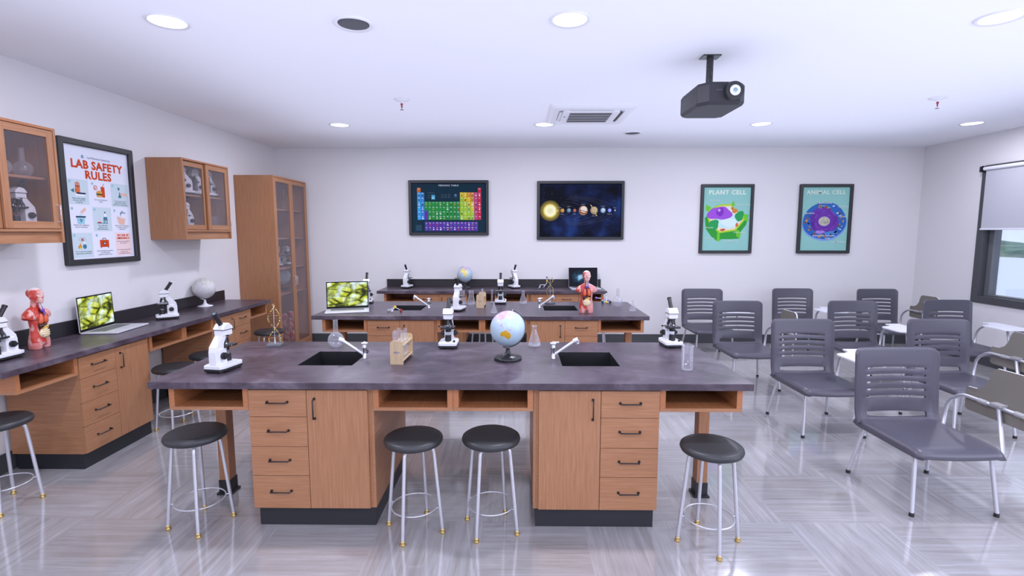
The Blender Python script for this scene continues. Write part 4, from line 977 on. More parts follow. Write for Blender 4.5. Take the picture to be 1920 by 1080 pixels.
gset(rfl, [(-1.365, 3.76, .9, 0, 'round flask with tall neck on the nearest bench, behind the left tap spout'), (1.155, 5.90, .9, 0, 'round flask with tall neck at the right end of the second bench'),
           (-3.575, 3.725, 2.154, 0, 'round flask with tall neck on the shelf of the left wall cabinet, right one'), (-3.575, 3.565, 2.154, 0, 'round flask on the shelf of the left wall cabinet, half hidden by the door frame')])
gset(er, [(.125, 3.82, .9, 0, 'conical flask on the nearest bench, right of the globe'), (.063, 6.12, .9, 0, 'tall conical flask on the second bench, left of the right tap')])
gset(ew, [(-.665, 6.06, .9, 0, 'wide conical flask on the second bench, half behind the microscope'), (-.555, 6.03, .9, 0, 'wide conical flask on the second bench, left of the test tube rack')])
gset(es, [(-.255, 5.395, .9, 0, 'small conical flask at the front of the second bench, above the near globe'), (1.255, 5.555, .9, 0, 'small conical flask near the right corner of the second bench')])
gset(bkp, [(1.06, 3.15, .9, 20, 'tall beaker at the front right of the nearest bench'), (-3.55, 5.98, 1.781, 0, 'beaker on the lower level of the wall cabinet right of the poster'), (-3.50, 7.08, 1.678, 0, 'beaker on the second shelf of the tall cupboard')])
mc = gthing('measuring_cylinder', 'glassware', [(.001, .001), (.022, .002), (.022, .006), (.012, .010), (.012, .160), (.0145, .164)])
mc.location = (-.315, 6.16, .9); mc['label'] = 'slender measuring cylinder on the second bench, just left of the front-facing microscope'; mc['group'] = GGL

# ------------------------------------------------------------------ test tube racks
def make_rack():
    t = thing('test_tube_rack', 'x', 'test tube rack'); w_, h, L = .086, .156, .265
    pl = [(-w_/2, 0), (w_/2, 0), (w_/2, h-.018), (w_/2-.005, h-.006), (w_/2-.018, h), (-w_/2+.018, h), (-w_/2+.005, h-.006), (-w_/2, h-.018)]
    hole = [(.023*math.cos(2*PI*i/20), .078+.008*math.sin(2*PI*i/20)) for i in range(20)]
    for y in (0, L-.008):
        bm = bmesh.new(); es_ = []
        for ring in (pl, hole):
            vs = [bm.verts.new((p[0], y, p[1])) for p in ring]; es_ += [bm.edges.new((vs[i], vs[(i+1) % len(vs)])) for i in range(len(vs))]
        bmesh.ops.triangle_fill(bm, edges=es_, use_beauty=True, use_dissolve=False)
        g = bmesh.ops.extrude_face_region(bm, geom=bm.faces[:]); bmesh.ops.translate(bm, verts=[e for e in g['geom'] if isinstance(e, bmesh.types.BMVert)], vec=(0, .008, 0))
        bmesh.ops.recalc_face_normals(bm, faces=bm.faces)
        me = bpy.data.meshes.new('end_plate'); bm.to_mesh(me); bm.free(); me.materials.append(M['bamboo'])
        o = bpy.data.objects.new('end_plate', me); COL.objects.link(o); o.parent = t
    for nm, z, rr in (('top_plate', .118, .0125), ('bottom_plate', .018, .0)):
        if rr:
            bm = bmesh.new(); es_ = []
            rings = [[(-w_/2+.001, .008), (w_/2-.001, .008), (w_/2-.001, L-.008), (-w_/2+.001, L-.008)]]+[[(.022*sx+rr*math.cos(2*PI*i/16), .035+.039*k+rr*math.sin(2*PI*i/16)) for i in range(16)] for sx in (-1, 1) for k in range(6)]
            for ring in rings:
                vs = [bm.verts.new((p[0], p[1], z)) for p in ring]; es_ += [bm.edges.new((vs[i], vs[(i+1) % len(vs)])) for i in range(len(vs))]
            bmesh.ops.triangle_fill(bm, edges=es_, use_beauty=True, use_dissolve=False)
            g = bmesh.ops.extrude_face_region(bm, geom=bm.faces[:]); bmesh.ops.translate(bm, verts=[e for e in g['geom'] if isinstance(e, bmesh.types.BMVert)], vec=(0, 0, .007))
            bmesh.ops.recalc_face_normals(bm, faces=bm.faces)
            me = bpy.data.meshes.new(nm); bm.to_mesh(me); bm.free(); me.materials.append(M['bamboo'])
            o = bpy.data.objects.new(nm, me); COL.objects.link(o); o.parent = t
        else:
            b = MB().box(-w_/2+.001, w_/2-.001, .008, L-.008, z, z+.007, 'bamboo')
            for sx in (-1, 1):
                for k in range(6): b.cyl((.022*sx, .035+.039*k, z+.007), (.022*sx, .035+.039*k, z+.0075), .009, n=14, mat='handle')
            b.build(nm, t)
    return t
rk = make_rack(); place(rk, (-.79, 3.255, .9), -2); rk['label'] = 'pale wooden test tube rack on the nearest bench, between left sink and middle microscope'; rk['group'] = 'wooden test tube racks'
rk2 = dup(rk, (-.43, 5.755, .9), -2, 'pale wooden test tube rack on the second bench')
tt = thing('test_tube', 'x', 'test tube'); MB().openlathe(circ(.0105, .0105, -89, 0, 6)+[(.0105, .182), (.0125, .186)], 18, 'glass').build('vessel', tt)
ser = Series(tt); T = Matrix.Translation((-.79, 3.255, .9)) @ Matrix.Rotation(R(-2), 4, 'Z')
for sx, k, lb in ((-1, 0, 'test tube at the near left of the rack on the nearest bench'), (-1, 1, 'test tube second in the left row of the rack on the nearest bench'), (1, 1, 'test tube in the right row of the rack on the nearest bench, shorter looking'),
                  (-1, 3, 'test tube fourth in the left row of the rack on the nearest bench'), (1, 3, 'test tube farthest back right in the rack on the nearest bench')):
    p = T @ Vector((.022*sx, .035+.039*k, .0262)); ser.put(tuple(p), 0, lb, 'test tubes in the racks')
T = Matrix.Translation((-.43, 5.755, .9)) @ Matrix.Rotation(R(-2), 4, 'Z')
for sx, k, lb in ((1, 0, 'test tube near the front of the rack on the second bench'), (1, 1, 'test tube behind the front one in the rack on the second bench')):
    p = T @ Vector((.022*sx, .035+.039*k, .0262)); ser.put(tuple(p), 0, lb, 'test tubes in the racks')

# ------------------------------------------------------------------ taps
def make_tap(side):      # side -1: spout toward -x
    t = thing('lab_tap', 'x', 'tap')
    MB().lathe([(0, 0), (.019, 0), (.019, .004), (.0145, .008), (.0145, .060), (.017, .066), (.0175, .084), (.0145, .090), (.0145, .100), (0, .100)], 24, 'chrome').build('post', t)
    MB().prism([(-.018, -.017), (.018, -.017), (.022, .0), (.018, .017), (-.018, .017), (-.022, 0)], 'z', .100, .110, 'silver').box(-.007, .040*side if side > 0 else .007, -.008, .008, .108, .116, 'silver').build('lever', t, bevel=.003)
    a, e = Vector((side*.012, 0, .030)), Vector((side*.150, -.012, .128))
    b = MB().tube([(0, 0, .030), a, a.lerp(e, .5), e], [.009, .0085, .0095, .0115], 14, 'silver'); b.build('spout', t)
    MB().cyl(e+Vector((-.014*side, .0, -.006)), e+Vector((.018*side, -.002, .006)), .016, .019, 16, 'silver').cyl(e+Vector((.010*side, 0, .0)), e+Vector((.016*side, 0, -.022)), .014, .012, 14, 'silver').build('nozzle', t)
    b = MB()
    if side < 0: b.cyl((.014, 0, .055), (.026, 0, .055), .004, n=10, mat='black')
    else: b.cyl((0, .014, .055), (0, .022, .055), .004, n=10, mat='black')
    b.build('valve_knob', t)
    return t
tl, tr_ = Series(make_tap(-1)), Series(make_tap(1)); GTp = 'chrome taps beside the bench sinks'
tl.put((-1.047, 3.42, .9), 0, 'chrome tap of the left sink on the nearest bench', GTp); tr_.put((.240, 3.43, .9), 0, 'chrome tap of the right sink on the nearest bench', GTp)
tl.put((-1.012, 5.75, .9), 0, 'chrome tap of the left sink on the second bench', GTp); tr_.put((.243, 5.77, .9), 0, 'chrome tap of the right sink on the second bench', GTp)

# ------------------------------------------------------------------ ball-and-stick molecule models
BC = {k: plain('ball_'+k, c, .25) for k, c in dict(yellow=(.72, .50, .03, 1), grey=(.45, .46, .50, 1), pale=(.70, .70, .74, 1), red=(.38, .02, .02, 1), purple=(.20, .10, .42, 1), teal=(.02, .09, .14, 1), olive=(.03, .05, .03, 1), blue=(.10, .09, .30, 1), brick=(.40, .05, .03, 1)).items()}
def molecule(label, loc, balls, sticks):
    t = thing('molecule_model', label, 'molecule model', loc, 0, 'ball and stick molecule models')
    for c, x, y, z, r in balls: MB().ball((x, y, z), r, BC[c], 18).build('atom_ball', t, label=c+' ball')
    for i, j in sticks:
        a, b_ = Vector(balls[i][1:4]), Vector(balls[j][1:4]); MB().cyl(a, b_, .0038, n=8, mat='tabt').build('bond_stick', t)
molecule('small molecule model with one yellow ball, by the left sink of the second bench', (-1.335, 5.47, .9), [('yellow', -.004, .03, .046, .017), ('grey', -.066, 0, .014, .014), ('pale', -.022, -.03, .014, .014), ('red', .068, .0, .015, .015)], [(0, 1), (0, 2), (0, 3)])
molecule('colourful molecule model on the second bench, right of the torso', (1.045, 6.17, .9), [('purple', -.095, .01, .062, .015), ('brick', -.02, .0, .058, .014), ('teal', -.022, -.02, .017, .017), ('yellow', .028, -.03, .015, .015), ('pale', .024, 0, .108, .013), ('purple', .055, .03, .028, .014), ('olive', .070, -.01, .017, .017)], [(0, 1), (1, 2), (3, 4), (3, 6), (5, 6), (2, 3)])
molecule('molecule model on the back wall counter, its blue ball raised high', (.38, 7.72, .9), [('grey', -.060, 0, .012, .012), ('teal', -.045, -.02, .012, .012), ('grey', -.045, 0, .062, .006), ('purple', .006, -.03, .026, .012), ('grey', .030, 0, .062, .006), ('grey', .052, 0, .080, .008), ('yellow', .056, 0, .120, .013), ('blue', .054, 0, .176, .013)], [(0, 2), (2, 4), (4, 5), (5, 6), (6, 7), (3, 4), (1, 2)])

# ------------------------------------------------------------------ framed posters
def framed(label, W, H, loc, rz, fw=.038, dp=.045, name='framed_poster', cat='poster'):
    t = thing(name, label, cat, loc, rz)        # origin: centre on the wall, facing -y
    def rr(w_, h_, r, y, k=4):
        pts = []
        for cx, cz, a0 in ((w_-r, h_-r, 0), (-w_+r, h_-r, 90), (-w_+r, -h_+r, 180), (w_-r, -h_+r, 270)):
            pts += [(cx+r*math.cos(R(a0+90*i/k)), y, cz+r*math.sin(R(a0+90*i/k))) for i in range(k+1)]
        return pts
    w_, h_ = W/2, H/2; i1, i2 = w_-fw, h_-fw
    secs = [rr(w_, h_, .012, 0), rr(w_, h_, .012, -dp+.005), rr(w_-.005, h_-.005, .010, -dp), rr(i1+.006, i2+.006, .004, -dp), rr(i1, i2, .002, -dp+.006), rr(i1, i2, .002, -.004)]
    n = len(secs[0]); v = [p for q in secs for p in q]
    f = [(a*n+b_, (a+1)*n+b_, (a+1)*n+(b_+1) % n, a*n+(b_+1) % n) for a in range(len(secs)-1) for b_ in range(n)]
    MB().add(v, f, 'frame').build('frame', t, fixn=True)
    return t, W/2-fw, H/2-fw
PY = -.018
# periodic table
t, hw_, hh = framed('wide framed periodic table poster on the back wall', 1.24, .845, (-1.077, 8.05, 2.130), 0, .045)
p = Print(PY); p.rect(-hw_, hw_, -hh, hh, '14303f', 0)
p.text('PERIODIC TABLE', 0, hh-.035, .034, 'd5dde2', 2, .02, 1.25)
SY = 'H He Li Be B C N O F Ne Na Mg Al Si P S Cl Ar K Ca Sc Ti V Cr Mn Fe Co Ni Cu Zn Ga Ge As Se Br Kr Rb Sr Y Zr Nb Mo Tc Ru Rh Pd Ag Cd In Sn Sb Te I Xe Cs Ba La Ce Pr Nd Pm Sm Eu Gd Tb Dy Ho Er Tm Yb Lu Hf Ta W Re Os Ir Pt Au Hg Tl Pb Bi Po At Rn Fr Ra Ac Th Pa U Np Pu Am Cm Bk Cf Es Fm Md No Lr Rf Db Sg Bh Hs Mt Ds Rg Cn Nh Fl Mc Lv Ts Og'.split()
cw, chh = .0553, .0705; gx0 = -.488; gz0 = .308
def pos(Z):
    for a, lim, row in ((1, 2, 0), (3, 10, 1), (11, 18, 2), (19, 36, 3), (37, 54, 4), (55, 86, 5), (87, 118, 6)):
        if Z <= lim:
            k = Z-a
            if row == 0: return (0 if k == 0 else 17, 0)
            if row < 3: return (k if k < 2 else k+10, row)
            if row < 5: return (k, row)
            if k < 2: return (k, row)
            if k < 17: return (2+k-2, row+2.35)
            return (k-14, row)
def colr(c, r, Z):
    if r > 6.9: return '5e3a9e'
    if Z == 1: return 'd9772e'
    if c == 0: return '3fa3e0'
    if c == 1: return '3a86cc'
    if c == 17: return 'c42a48'
    if c == 16: return 'c2427f'
    if 3 <= c <= 11 or (c == 2): return '2b9142'
    d = c-12-(r-1)
    if d >= 1.5: return 'd98a35'
    if d >= -.5: return 'd9c233'
    return 'a3c93b' if c < 15 or r > 4 else 'd9a92f'
rnd = random.Random(5)
cells = [(Z,)+pos(Z) for Z in range(1, 119)]
p.rect(gx0+2*cw, gx0+3*cw-.002, gz0-7*chh, gz0-5*chh-.0, '5e3a9e', 1)
for Z, c, r in cells:
    x0 = gx0+c*cw; z1 = gz0-r*chh; cl = colr(c, r, Z)
    if 57 <= Z <= 71 or 89 <= Z <= 103: z1 = gz0-(6-.0)*chh-.10-(0 if Z < 80 else chh); x0 = gx0+(c)*cw
    p.rect(x0, x0+cw-.0022, z1-chh+.0022, z1, cl, 2)
    p.text(SY[Z-1], x0+cw*.48, z1-.017, .022, 'dfe8e6', 3, .02)
    ic = rnd.choice(['e8d9a0', '24425c', 'e9eef2', '3b2a2a', 'b5463a', '3f6fb0', '1f6f66', 'c98f3a'])
    if rnd.random() < .8: p.blob(x0+cw*.48, z1-.046, .009+.004*rnd.random(), ic, 3, .5, 9, seed=Z)
p.rect(-.268, -.212, .130, .200, '4ba6c9', 1); p.rect(-.258, -.222, .140, .172, '8fd0dd', 2)
for i, (a, b_) in enumerate(((-.33, -.22), (-.33, -.29), (-.33, -.29))): p.rect(a, b_, .228-.035*i, .231-.035*i, '6f8894', 1)
for i in range(3):
    for j in range(3): p.rect(-.115+i*.052, -.078+i*.052, .20-.022*j, .2045-.022*j, '5b7380', 1)
p.disc(.107, .195, .020, '5d86b0', 1); p.disc(.107, .195, .013, '14303f', 2); p.disc(.107, .195, .007, '9fb9d6', 3); p.rect(.077, .137, .163, .167, '5b7380', 1)
p.rect(-.520, -.425, -.352, -.262, '2d4a5c', 1)
p.build('print', t)
# solar system
t, hw_, hh = framed('wide framed solar system poster on the back wall', 1.345, .90, (0.965, 8.05, 2.089), 0, .045)
def space_print():
    m, n, l, q = newmat('print_space'); tc_ = n.new('ShaderNodeTexCoord'); a = n.new('ShaderNodeTexNoise'); a.inputs['Scale'].default_value = 2.4; a.inputs['Detail'].default_value = 3; l.new(tc_.outputs['Object'], a.inputs['Vector'])
    r = ramp(n, [(.42, (.004, .005, .010, 1)), (.56, (.008, .014, .05, 1)), (.70, (.016, .045, .17, 1))]); l.new(a.outputs['Fac'], r.inputs['Fac']); l.new(r.outputs['Color'], q.inputs['Base Color']); q.inputs['Roughness'].default_value = .6; q.inputs['Specular IOR Level'].default_value = .08; return m
def sun_print():
    m, n, l, q = newmat('print_sun_corona'); tc_ = n.new('ShaderNodeTexCoord'); mp = n.new('ShaderNodeMapping'); mp.inputs['Location'].default_value = (.468, 0, .004); l.new(tc_.outputs['Object'], mp.inputs['Vector'])
    vv = n.new('ShaderNodeVectorMath'); vv.operation = 'MULTIPLY'; vv.inputs[1].default_value = (1, 0, 1); l.new(mp.outputs[0], vv.inputs[0])
    g = n.new('ShaderNodeVectorMath'); g.operation = 'LENGTH'; l.new(vv.outputs[0], g.inputs[0]); mr = n.new('ShaderNodeMapRange'); mr.inputs['From Max'].default_value = .17; l.new(g.outputs['Value'], mr.inputs['Value'])
    r = ramp(n, [(.0, (.78, .74, .30, 1)), (.42, (.95, .92, .62, 1)), (.52, (.90, .78, .20, 1)), (.66, (.32, .24, .04, 1)), (1.0, (.010, .010, .013, 1))]); l.new(mr.outputs[0], r.inputs['Fac']); l.new(r.outputs['Color'], q.inputs['Base Color']); q.inputs['Roughness'].default_value = .6; q.inputs['Specular IOR Level'].default_value = .08; return m
p = Print(PY); p.rect(-hw_, hw_, -hh, hh, space_print(), 0)
p.disc(-.468, -.004, .160, sun_print(), 1, n=48)
def ell(cx, rx, rz, col, L=1):
    pts = [(cx+rx*math.cos(a), -.004+rz*math.sin(a)) for a in [R(-78+156*i/40) for i in range(41)]]; p.line(pts, .0026, col, L)
for k, (ex, ez) in enumerate(((-.33, .05), (-.27, .07), (-.17, .09), (-.08, .115), (.08, .145), (.24, .18), (.40, .20), (.47, .215), (.545, .235))): ell(-.35, ex+.35, ez, '4d525f')
for i in range(90):
    x, z = rnd.uniform(-hw_+.02, hw_-.02), rnd.uniform(-hh+.02, hh-.02)
    if abs(z) > .12: p.disc(x, z, rnd.choice((.0018, .0025, .0035)), rnd.choice(('6a7088', '8f98b5', '4a5575')), 1, n=6)
for nm, x, z, r_, c1, c2, up in (('Mercury', -.352, -.004, .016, 'b98a55', 'e0c090', 1), ('Venus', -.278, .0, .030, 'b0762c', 'd29a48', -1), ('Earth', -.178, .002, .033, '4d6a72', '7fa0a8', 1), ('Mars', -.088, .0, .026, '8a4a40', 'b5695a', -1),
        ('Jupiter', .045, .002, .070, 'a87a52', 'e8dcc8', 1), ('Saturn', .212, .002, .058, '9a845c', 'cbb88a', -1), ('Uranus', .350, .002, .039, '7f98a8', 'bcd3de', 1), ('Neptune', .452, .002, .029, '6a78c8', '98a6ec', -1), ('Pluto', .536, .002, .013, '9a9a98', 'd8d6d0', 1)):
    p.disc(x, z, r_, c1, 3, 1, 1.05); p.disc(x+r_*.1, z+r_*.18, r_*.72, c2, 4)
    p.text(nm, x+(.02 if nm == 'Mercury' else 0), z+up*(r_+.026 if nm != 'Mercury' else .05), .021, 'a6a9b2', 3)
p.poly([(-.022, .02), (.108, -.02), (.103, -.030), (-.022, .008)], '8a4428', 5); p.poly([(-.02, -.012), (.09, -.045), (.07, -.052), (-.01, -.03)], '6a2c1c', 5)
p.line([(.158, .088), (.258, -.086)], .012, 'cdb674', 5); p.disc(.205, .008, .036, 'c2ad80', 6)
p.build('print', t)
# plant and animal cells
t, hw_, hh = framed('tall framed plant cell poster on the back wall', .81, 1.06, (3.221, 8.05, 1.958), 0, .045)
p = Print(PY); p.rect(-hw_, hw_, -hh, hh, '8fc4bb', 0); p.text('PLANT CELL', 0, .405, .090, 'dbe6d6', 2, .034, 1.15, 1.02)
out = [(-.285, .155), (-.12, .235), (.07, .245), (.10, .20), (.28, .06), (.30, -.02), (.16, -.19), (-.10, -.23), (-.26, -.11), (-.31, .03)]
low = [(-.33, .03), (-.33, -.07), (-.26, -.20), (-.14, -.31), (-.07, -.31), (.12, -.29), (.22, -.28), (.25, -.16), (.33, -.08), (.33, .05)]
p.poly([(-.33, .02), (-.31, -.15), (-.22, -.27), (-.12, -.345), (-.06, -.31), (.10, -.31), (.22, -.30), (.24, -.18), (.31, -.09), (.34, .06), (.2, .1), (-.2, .1)], '35993c', 1)
for q in (((-.32, .22), (-.24, .18), (-.27, .10), (-.32, .14)), ((.06, .20), (.09, .27), (.11, .27), (.12, .20)), ((.25, .08), (.33, .07), (.34, -.04), (.28, -.02)), ((-.13, -.20), (-.09, -.20), (-.085, -.34), (-.135, -.34)), ((.15, -.15), (.24, -.20), (.22, -.30), (.17, -.27))): p.poly(list(q), '6cc237', 2)
p.poly([(x*.95, z*.95) for x, z in out], '9bcf3c', 3); p.poly([(x*.88, z*.87) for x, z in out], 'd9c95a', 4); p.poly([(x*.83, z*.81) for x, z in out], 'dcdccb', 5)
p.blob(.03, -.035, .155, 'bfe4e8', 6, .25, 22, 1.15, .62, 2); p.blob(.04, -.055, .12, 'd4e9f4', 7, .2, 22, 1.1, .5, 5)
p.blob(-.105, .085, .140, '9b55cb', 8, .3, 24, 1.2, .8, 3); p.blob(-.10, .110, .062, '7f38b4', 9, .2); p.disc(-.115, .135, .022, 'c9a0e6', 10)
p.blob(.125, .125, .038, 'd4803a', 8, .3, seed=4); p.blob(.20, .045, .075, '2f9a55', 8, .3, 20, .8, 1.15, 1); p.blob(-.19, -.09, .080, '2f9a55', 8, .3, 20, 1.1, .9, 6)
p.blob(-.05, -.165, .035, 'c45a38', 8, .3, 16, 1.2, .5, 2); p.blob(.165, -.09, .030, 'cf6b3e', 8, .3, 16, .6, 1.2, 3); p.blob(.085, .165, .018, 'c45a38', 8)
for s, x, z in (('Nucleolus', -.19, .285), ('Mitochondrion', .26, .22), ('Vacuole', -.26, -.13), ('Chloroplast', .21, -.205), ('Cell Wall', -.25, -.30), ('Cell Membrane', .08, -.34)): p.text(s, x, z, .038, 'd3e0d4', 12)
p.build('print', t)
t, hw_, hh = framed('tall framed animal cell poster on the back wall', .81, 1.06, (4.733, 8.05, 1.958), 0, .045)
p = Print(PY); p.rect(-hw_, hw_, -hh, hh, '8fc4bb', 0); p.text('ANIMAL CELL', 0, .405, .086, 'dbe6d6', 2, .018, 1.13, 1.02)
p.blob(.0, -.045, .325, '7f9fdc', 1, .05, 40, 1.03, .93, 3); p.blob(0, -.03, .315, '3566b0', 2, .05, 40, 1.03, .92, 3)
p.blob(-.01, -.03, .215, '6a3a9e', 3, .12, 30, 1, .98, 9)
for i in range(46):
    a = rnd.uniform(0, 6.28); rr = rnd.uniform(.10, .20); c_, s_ = math.cos(a), math.sin(a); k = rnd.uniform(.12, .3)
    p.line([(-.01+rr*math.cos(a+k*q), -.03+rr*math.sin(a+k*q)) for q in (-1, -.5, 0, .5, 1)], .006, rnd.choice(('4a2380', '9a62c8', '7b46b0', '3c2a8c')), 4)
p.disc(-.005, -.035, .098, '6f50b0', 5, 1, .85); p.disc(-.005, -.035, .086, 'bdb8a8', 6, 1, .82)
for i in range(46):
    a = rnd.uniform(0, 6.28); rr = .078*math.sqrt(rnd.random()); x, z = -.005+rr*math.cos(a), -.035+rr*.8*math.sin(a); b_ = rnd.uniform(0, 3.1)
    p.line([(x-.009*math.cos(b_), z-.009*math.sin(b_)), (x+.009*math.cos(b_), z+.009*math.sin(b_))], .003, rnd.choice(('4c4a48', '6f6c62', 'e6e2d2')), 7)
for i in range(64):
    a = rnd.uniform(0, 6.28); rr = rnd.uniform(.225, .29); p.blob(rr*math.cos(a)*1.03, -.035+rr*.9*math.sin(a), rnd.uniform(.007, .021), rnd.choice(('c8852f', '2a3f8c', '8a5a36', '7cc4d8', '1f4f92', 'd9a93c', '3aa08c', 'a0502f', 'b8cdf0')), 5, .5, 12, rnd.uniform(.7, 1.4), rnd.uniform(.6, 1), i)
p.blob(.10, -.215, .06, '4f86c4', 5, .4, 20, 1.3, .6, 1); p.blob(-.06, -.20, .05, 'a684d8', 5, .4, 20, 1.2, .6, 4)
for s, x, z in (('Mitochondrion', -.02, .245), ('Cytoplasm', .27, .19), ('Lysosome', -.24, .09), ('Nucleus', .27, .04), ('Endoplasmic Reticulum', .0, -.255), ('Cell Membrane', .23, -.35), ('Golgi', .06, -.295)): p.text(s, x, z, .037, 'd8e2ea', 12, .01)
p.build('print', t)
# lab safety rules on the left wall
t, hw_, hh = framed('framed lab safety rules poster on the left wall', .81, 1.065, (-3.775, 4.62, 2.008), 90, .05)
p = Print(PY); p.rect(-hw_, hw_, -hh, hh, 'e9ebf7', 0)
p.text('Las Palmeras University', .02, .395, .026, '35506b', 2); p.disc(-.155, .397, .013, '3c6f9c', 2); p.disc(-.155, .397, .006, 'b9dbe6', 3)
p.text('LAB SAFETY', 0, .328, .096, 'd04a22', 2, .040, 1.07, 1.04); p.text('RULES', 0, .243, .096, 'd04a22', 2, .040, 1.07, 1.04)
GX = (-.225, .005, .230); GZ = (.092, -.135, -.362); cwid, chgt = .205, .212
RED, TEAL, SKN, NAVY, SKY = 'd04a22', '3f7f96', 'e9bfae', '1f3550', 'bcdbe4'
txt = [['Wear safety goggles,', 'footwear, lab coat,', 'and gloves.'], ['Do not eat food and', 'drinks.'], ['Do not perform lab', 'experiments without', 'permission or supervision.'], ['Maintain the cleanliness', 'of your workspace.'], ['Be careful with', 'glassware and', 'flammable objects.'],
       ['Wash your hands before', 'and after using the', 'laboratory.'], ['Do not leave an ongoing', 'experiment unattended.'], ['Know emergency numbers', 'and keep safety', 'equipment within reach.']]
for k in range(8):
    cx, cz = GX[k % 3], GZ[k//3]
    if k % 2 == 0: p.rect(cx-cwid/2, cx+cwid/2, cz-chgt/2, cz+chgt/2, 'cddde4', 1)
    p.disc(cx-cwid/2+.022, cz+chgt/2-.022, .013, 'a9d3de', 2); p.text(str(k+1), cx-cwid/2+.022, cz+chgt/2-.022, .016, '2c5a78', 3)
    for i, s in enumerate(txt[k]): p.text(s, cx, cz-.055-.0165*i, .0165, '3a4656', 3)
cx, cz = GX[0], GZ[0]     # glove, goggles
p.rect(cx-.030, cx+.016, cz-.012, cz+.052, 'd9774f', 3)
for i in range(4): p.rect(cx-.030+i*.012, cx-.021+i*.012, cz+.045, cz+.078+(.008 if i in (1, 2) else 0), 'd9774f', 3)
p.poly([(cx-.036, cz+.02), (cx-.028, cz+.03), (cx-.026, cz+.0), (cx-.034, cz+.0)], RED, 4); p.poly([(cx-.08, cz+.01), (cx-.045, cz+.028), (cx-.045, cz-.01)], TEAL, 3); p.rect(cx-.02, cx+.07, cz-.018, cz-.004, NAVY, 4); p.rect(cx-.035, cx+.065, cz-.034, cz-.018, 'f3f5fa', 4)
cx, cz = GX[1], GZ[0]     # burger and cup
p.rect(cx+.008, cx+.050, cz-.03, cz+.062, RED, 3); p.line([(cx+.03, cz+.06), (cx+.038, cz+.085), (cx+.05, cz+.09)], .005, RED, 3); p.disc(cx-.012, cz+.006, .033, 'e0a055', 4, 1, .62); p.rect(cx-.045, cx+.021, cz-.004, cz+.003, '5b8a3a', 5); p.rect(cx-.045, cx+.021, cz-.013, cz-.004, '6a3520', 5); p.rect(cx-.042, cx+.018, cz-.030, cz-.015, 'e0a055', 5)
p.disc(cx-.050, cz+.050, .020, RED, 3); p.disc(cx-.050, cz+.050, .014, 'e9ebf7', 4); p.line([(cx-.062, cz+.038), (cx-.038, cz+.062)], .005, RED, 5)
cx, cz = GX[2], GZ[0]     # hand and flask
p.poly([(cx-.025, cz+.07), (cx-.002, cz+.072), (cx+.006, cz+.055), (cx-.012, cz+.045)], TEAL, 3); p.poly([(cx-.006, cz+.03), (cx+.002, cz+.03), (cx+.006, cz+.01), (cx+.022, cz-.022), (cx-.022, cz-.022), (cx-.006, cz+.01)], TEAL, 3); p.rect(cx+.012, cx+.085, cz-.005, cz+.024, SKN, 2)
cx, cz = GX[0], GZ[1]     # hand dropping waste into a bin
p.line([(cx+.055, cz+.088), (cx+.008, cz+.050)], .024, SKN, 3); p.rect(cx-.006, cx+.001, cz+.02, cz+.046, SKY, 3); p.rect(cx-.050, cx+.050, cz+.010, cz+.022, NAVY, 4); p.poly([(cx-.042, cz+.01), (cx+.042, cz+.01), (cx+.033, cz-.045), (cx-.033, cz-.045)], '9ccfe0', 3)
for a in range(3): p.disc(cx+.009*math.cos(a*2.1+.5), cz-.015+.009*math.sin(a*2.1+.5), .006, NAVY, 4, n=10)
cx, cz = GX[1], GZ[1]     # burner set
p.rect(cx-.065, cx+.058, cz-.038, cz-.032, TEAL, 3); p.rect(cx-.055, cx-.018, cz-.032, cz-.018, RED, 3); p.rect(cx-.062, cx-.01, cz-.022, cz-.018, 'f3f5fa', 4); p.rect(cx-.018, cx-.014, cz-.03, cz+.05, 'f3f5fa', 4); p.rect(cx-.02, cx+.01, cz+.044, cz+.048, 'f3f5fa', 4)
p.poly([(cx+.012, cz+.022), (cx+.05, cz+.022), (cx+.036, cz+.052), (cx+.026, cz+.052)], 'f3f5fa', 4); p.rect(cx+.012, cx+.052, cz+.002, cz+.022, TEAL, 4); p.rect(cx+.008, cx+.056, cz-.006, cz+.0, NAVY, 5); p.rect(cx+.012, cx+.016, cz-.032, cz, NAVY, 5); p.rect(cx+.048, cx+.052, cz-.032, cz, NAVY, 5); p.disc(cx+.031, cz+.062, .007, NAVY, 4, n=10); p.disc(cx+.031, cz-.018, .010, '6fb7c8', 4)
cx, cz = GX[2], GZ[1]     # hands under a tap
p.poly([(cx-.055, cz+.035), (cx-.01, cz+.02), (cx+.045, cz+.012), (cx+.03, cz-.045), (cx-.025, cz-.045), (cx-.045, cz-.02)], SKN, 3); p.rect(cx-.01, cx+.05, cz+.062, cz+.070, TEAL, 3); p.rect(cx-.012, cx-.003, cz+.045, cz+.07, TEAL, 3); p.disc(cx+.012, cz+.078, .008, TEAL, 3, 1.4, .6); p.rect(cx-.011, cx-.004, cz+.03, cz+.045, '8fd0e0', 3)
cx, cz = GX[0], GZ[2]     # fire, flask, cross
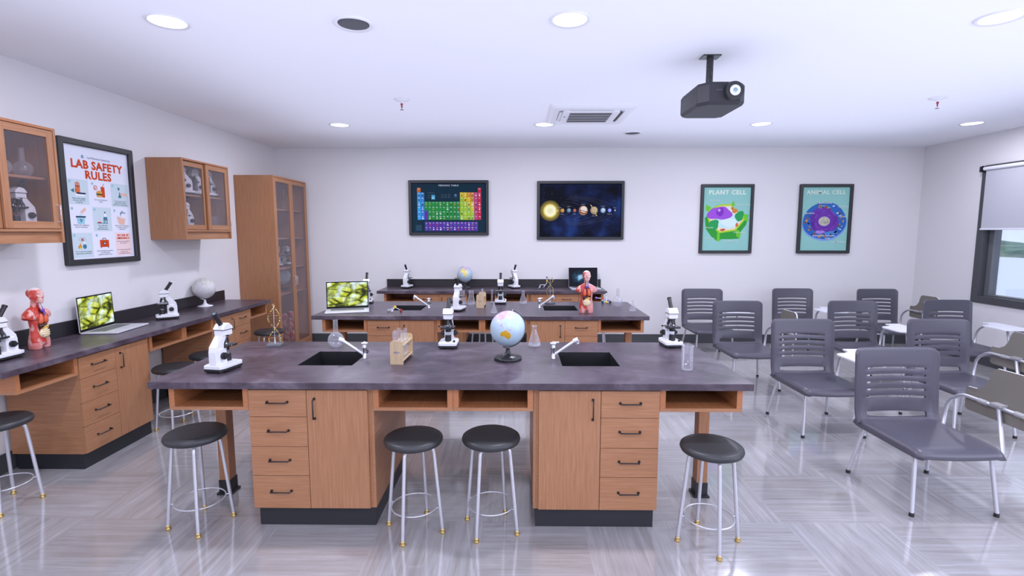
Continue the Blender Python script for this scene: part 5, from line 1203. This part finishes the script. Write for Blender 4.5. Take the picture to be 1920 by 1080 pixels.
p.disc(cx-.005, cz+.05, .034, 'c3cfd8', 2, 1.2, .6); p.line([(cx-.016, cz+.058), (cx+.006, cz+.036)], .007, RED, 4); p.line([(cx+.006, cz+.058), (cx-.016, cz+.036)], .007, RED, 4)
p.poly([(cx-.05, cz-.03), (cx-.022, cz-.03), (cx-.016, cz-.012), (cx-.030, cz+.022), (cx-.036, cz+.0), (cx-.052, cz-.008)], 'e08a2a', 3); p.poly([(cx-.042, cz-.03), (cx-.028, cz-.03), (cx-.030, cz-.008)], 'f2d45a', 4); p.disc(cx+.014, cz-.012, .020, TEAL, 3); p.rect(cx+.009, cx+.019, cz+.0, cz+.03, 'f3f5fa', 2)
cx, cz = GX[1], GZ[2]     # first aid case
p.rect(cx-.050, cx+.050, cz-.022, cz+.042, RED, 3); p.line([(cx-.018, cz+.042), (cx-.018, cz+.056), (cx+.018, cz+.056), (cx+.018, cz+.042)], .005, NAVY, 3); p.rect(cx-.044, cx-.036, cz-.030, cz-.022, NAVY, 3); p.rect(cx+.036, cx+.044, cz-.030, cz-.022, NAVY, 3); p.disc(cx, cz+.010, .016, NAVY, 4); p.rect(cx-.003, cx+.003, cz, cz+.02, 'f3f5fa', 5); p.rect(cx-.010, cx+.010, cz+.007, cz+.013, 'f3f5fa', 5)
cx, cz = GX[2], GZ[2]
p.rect(cx-.095, cx+.095, cz-chgt/2, cz+chgt/2, 'f3d9d8', 1); p.text('IN CASE OF', cx, cz+.082, .026, RED, 3, .02); p.text('EMERGENCY:', cx, cz+.055, .026, RED, 3, .02); p.text('IN CASE OF', cx+.0015, cz+.082, .026, RED, 3.5, .02); p.text('EMERGENCY:', cx+.0015, cz+.055, .026, RED, 3.5, .02)
for i, s in enumerate(('Call our security office at', '555-123-4567')): p.text(s, cx, cz+.026-.017*i, .0155, '4a4656', 3)
for i, s in enumerate(('For concerns and incident', 'reports, email', 'security@campus.edu')): p.text(s, cx, cz-.052-.017*i, .0155, '4a4656', 3)
p.build('print', t)
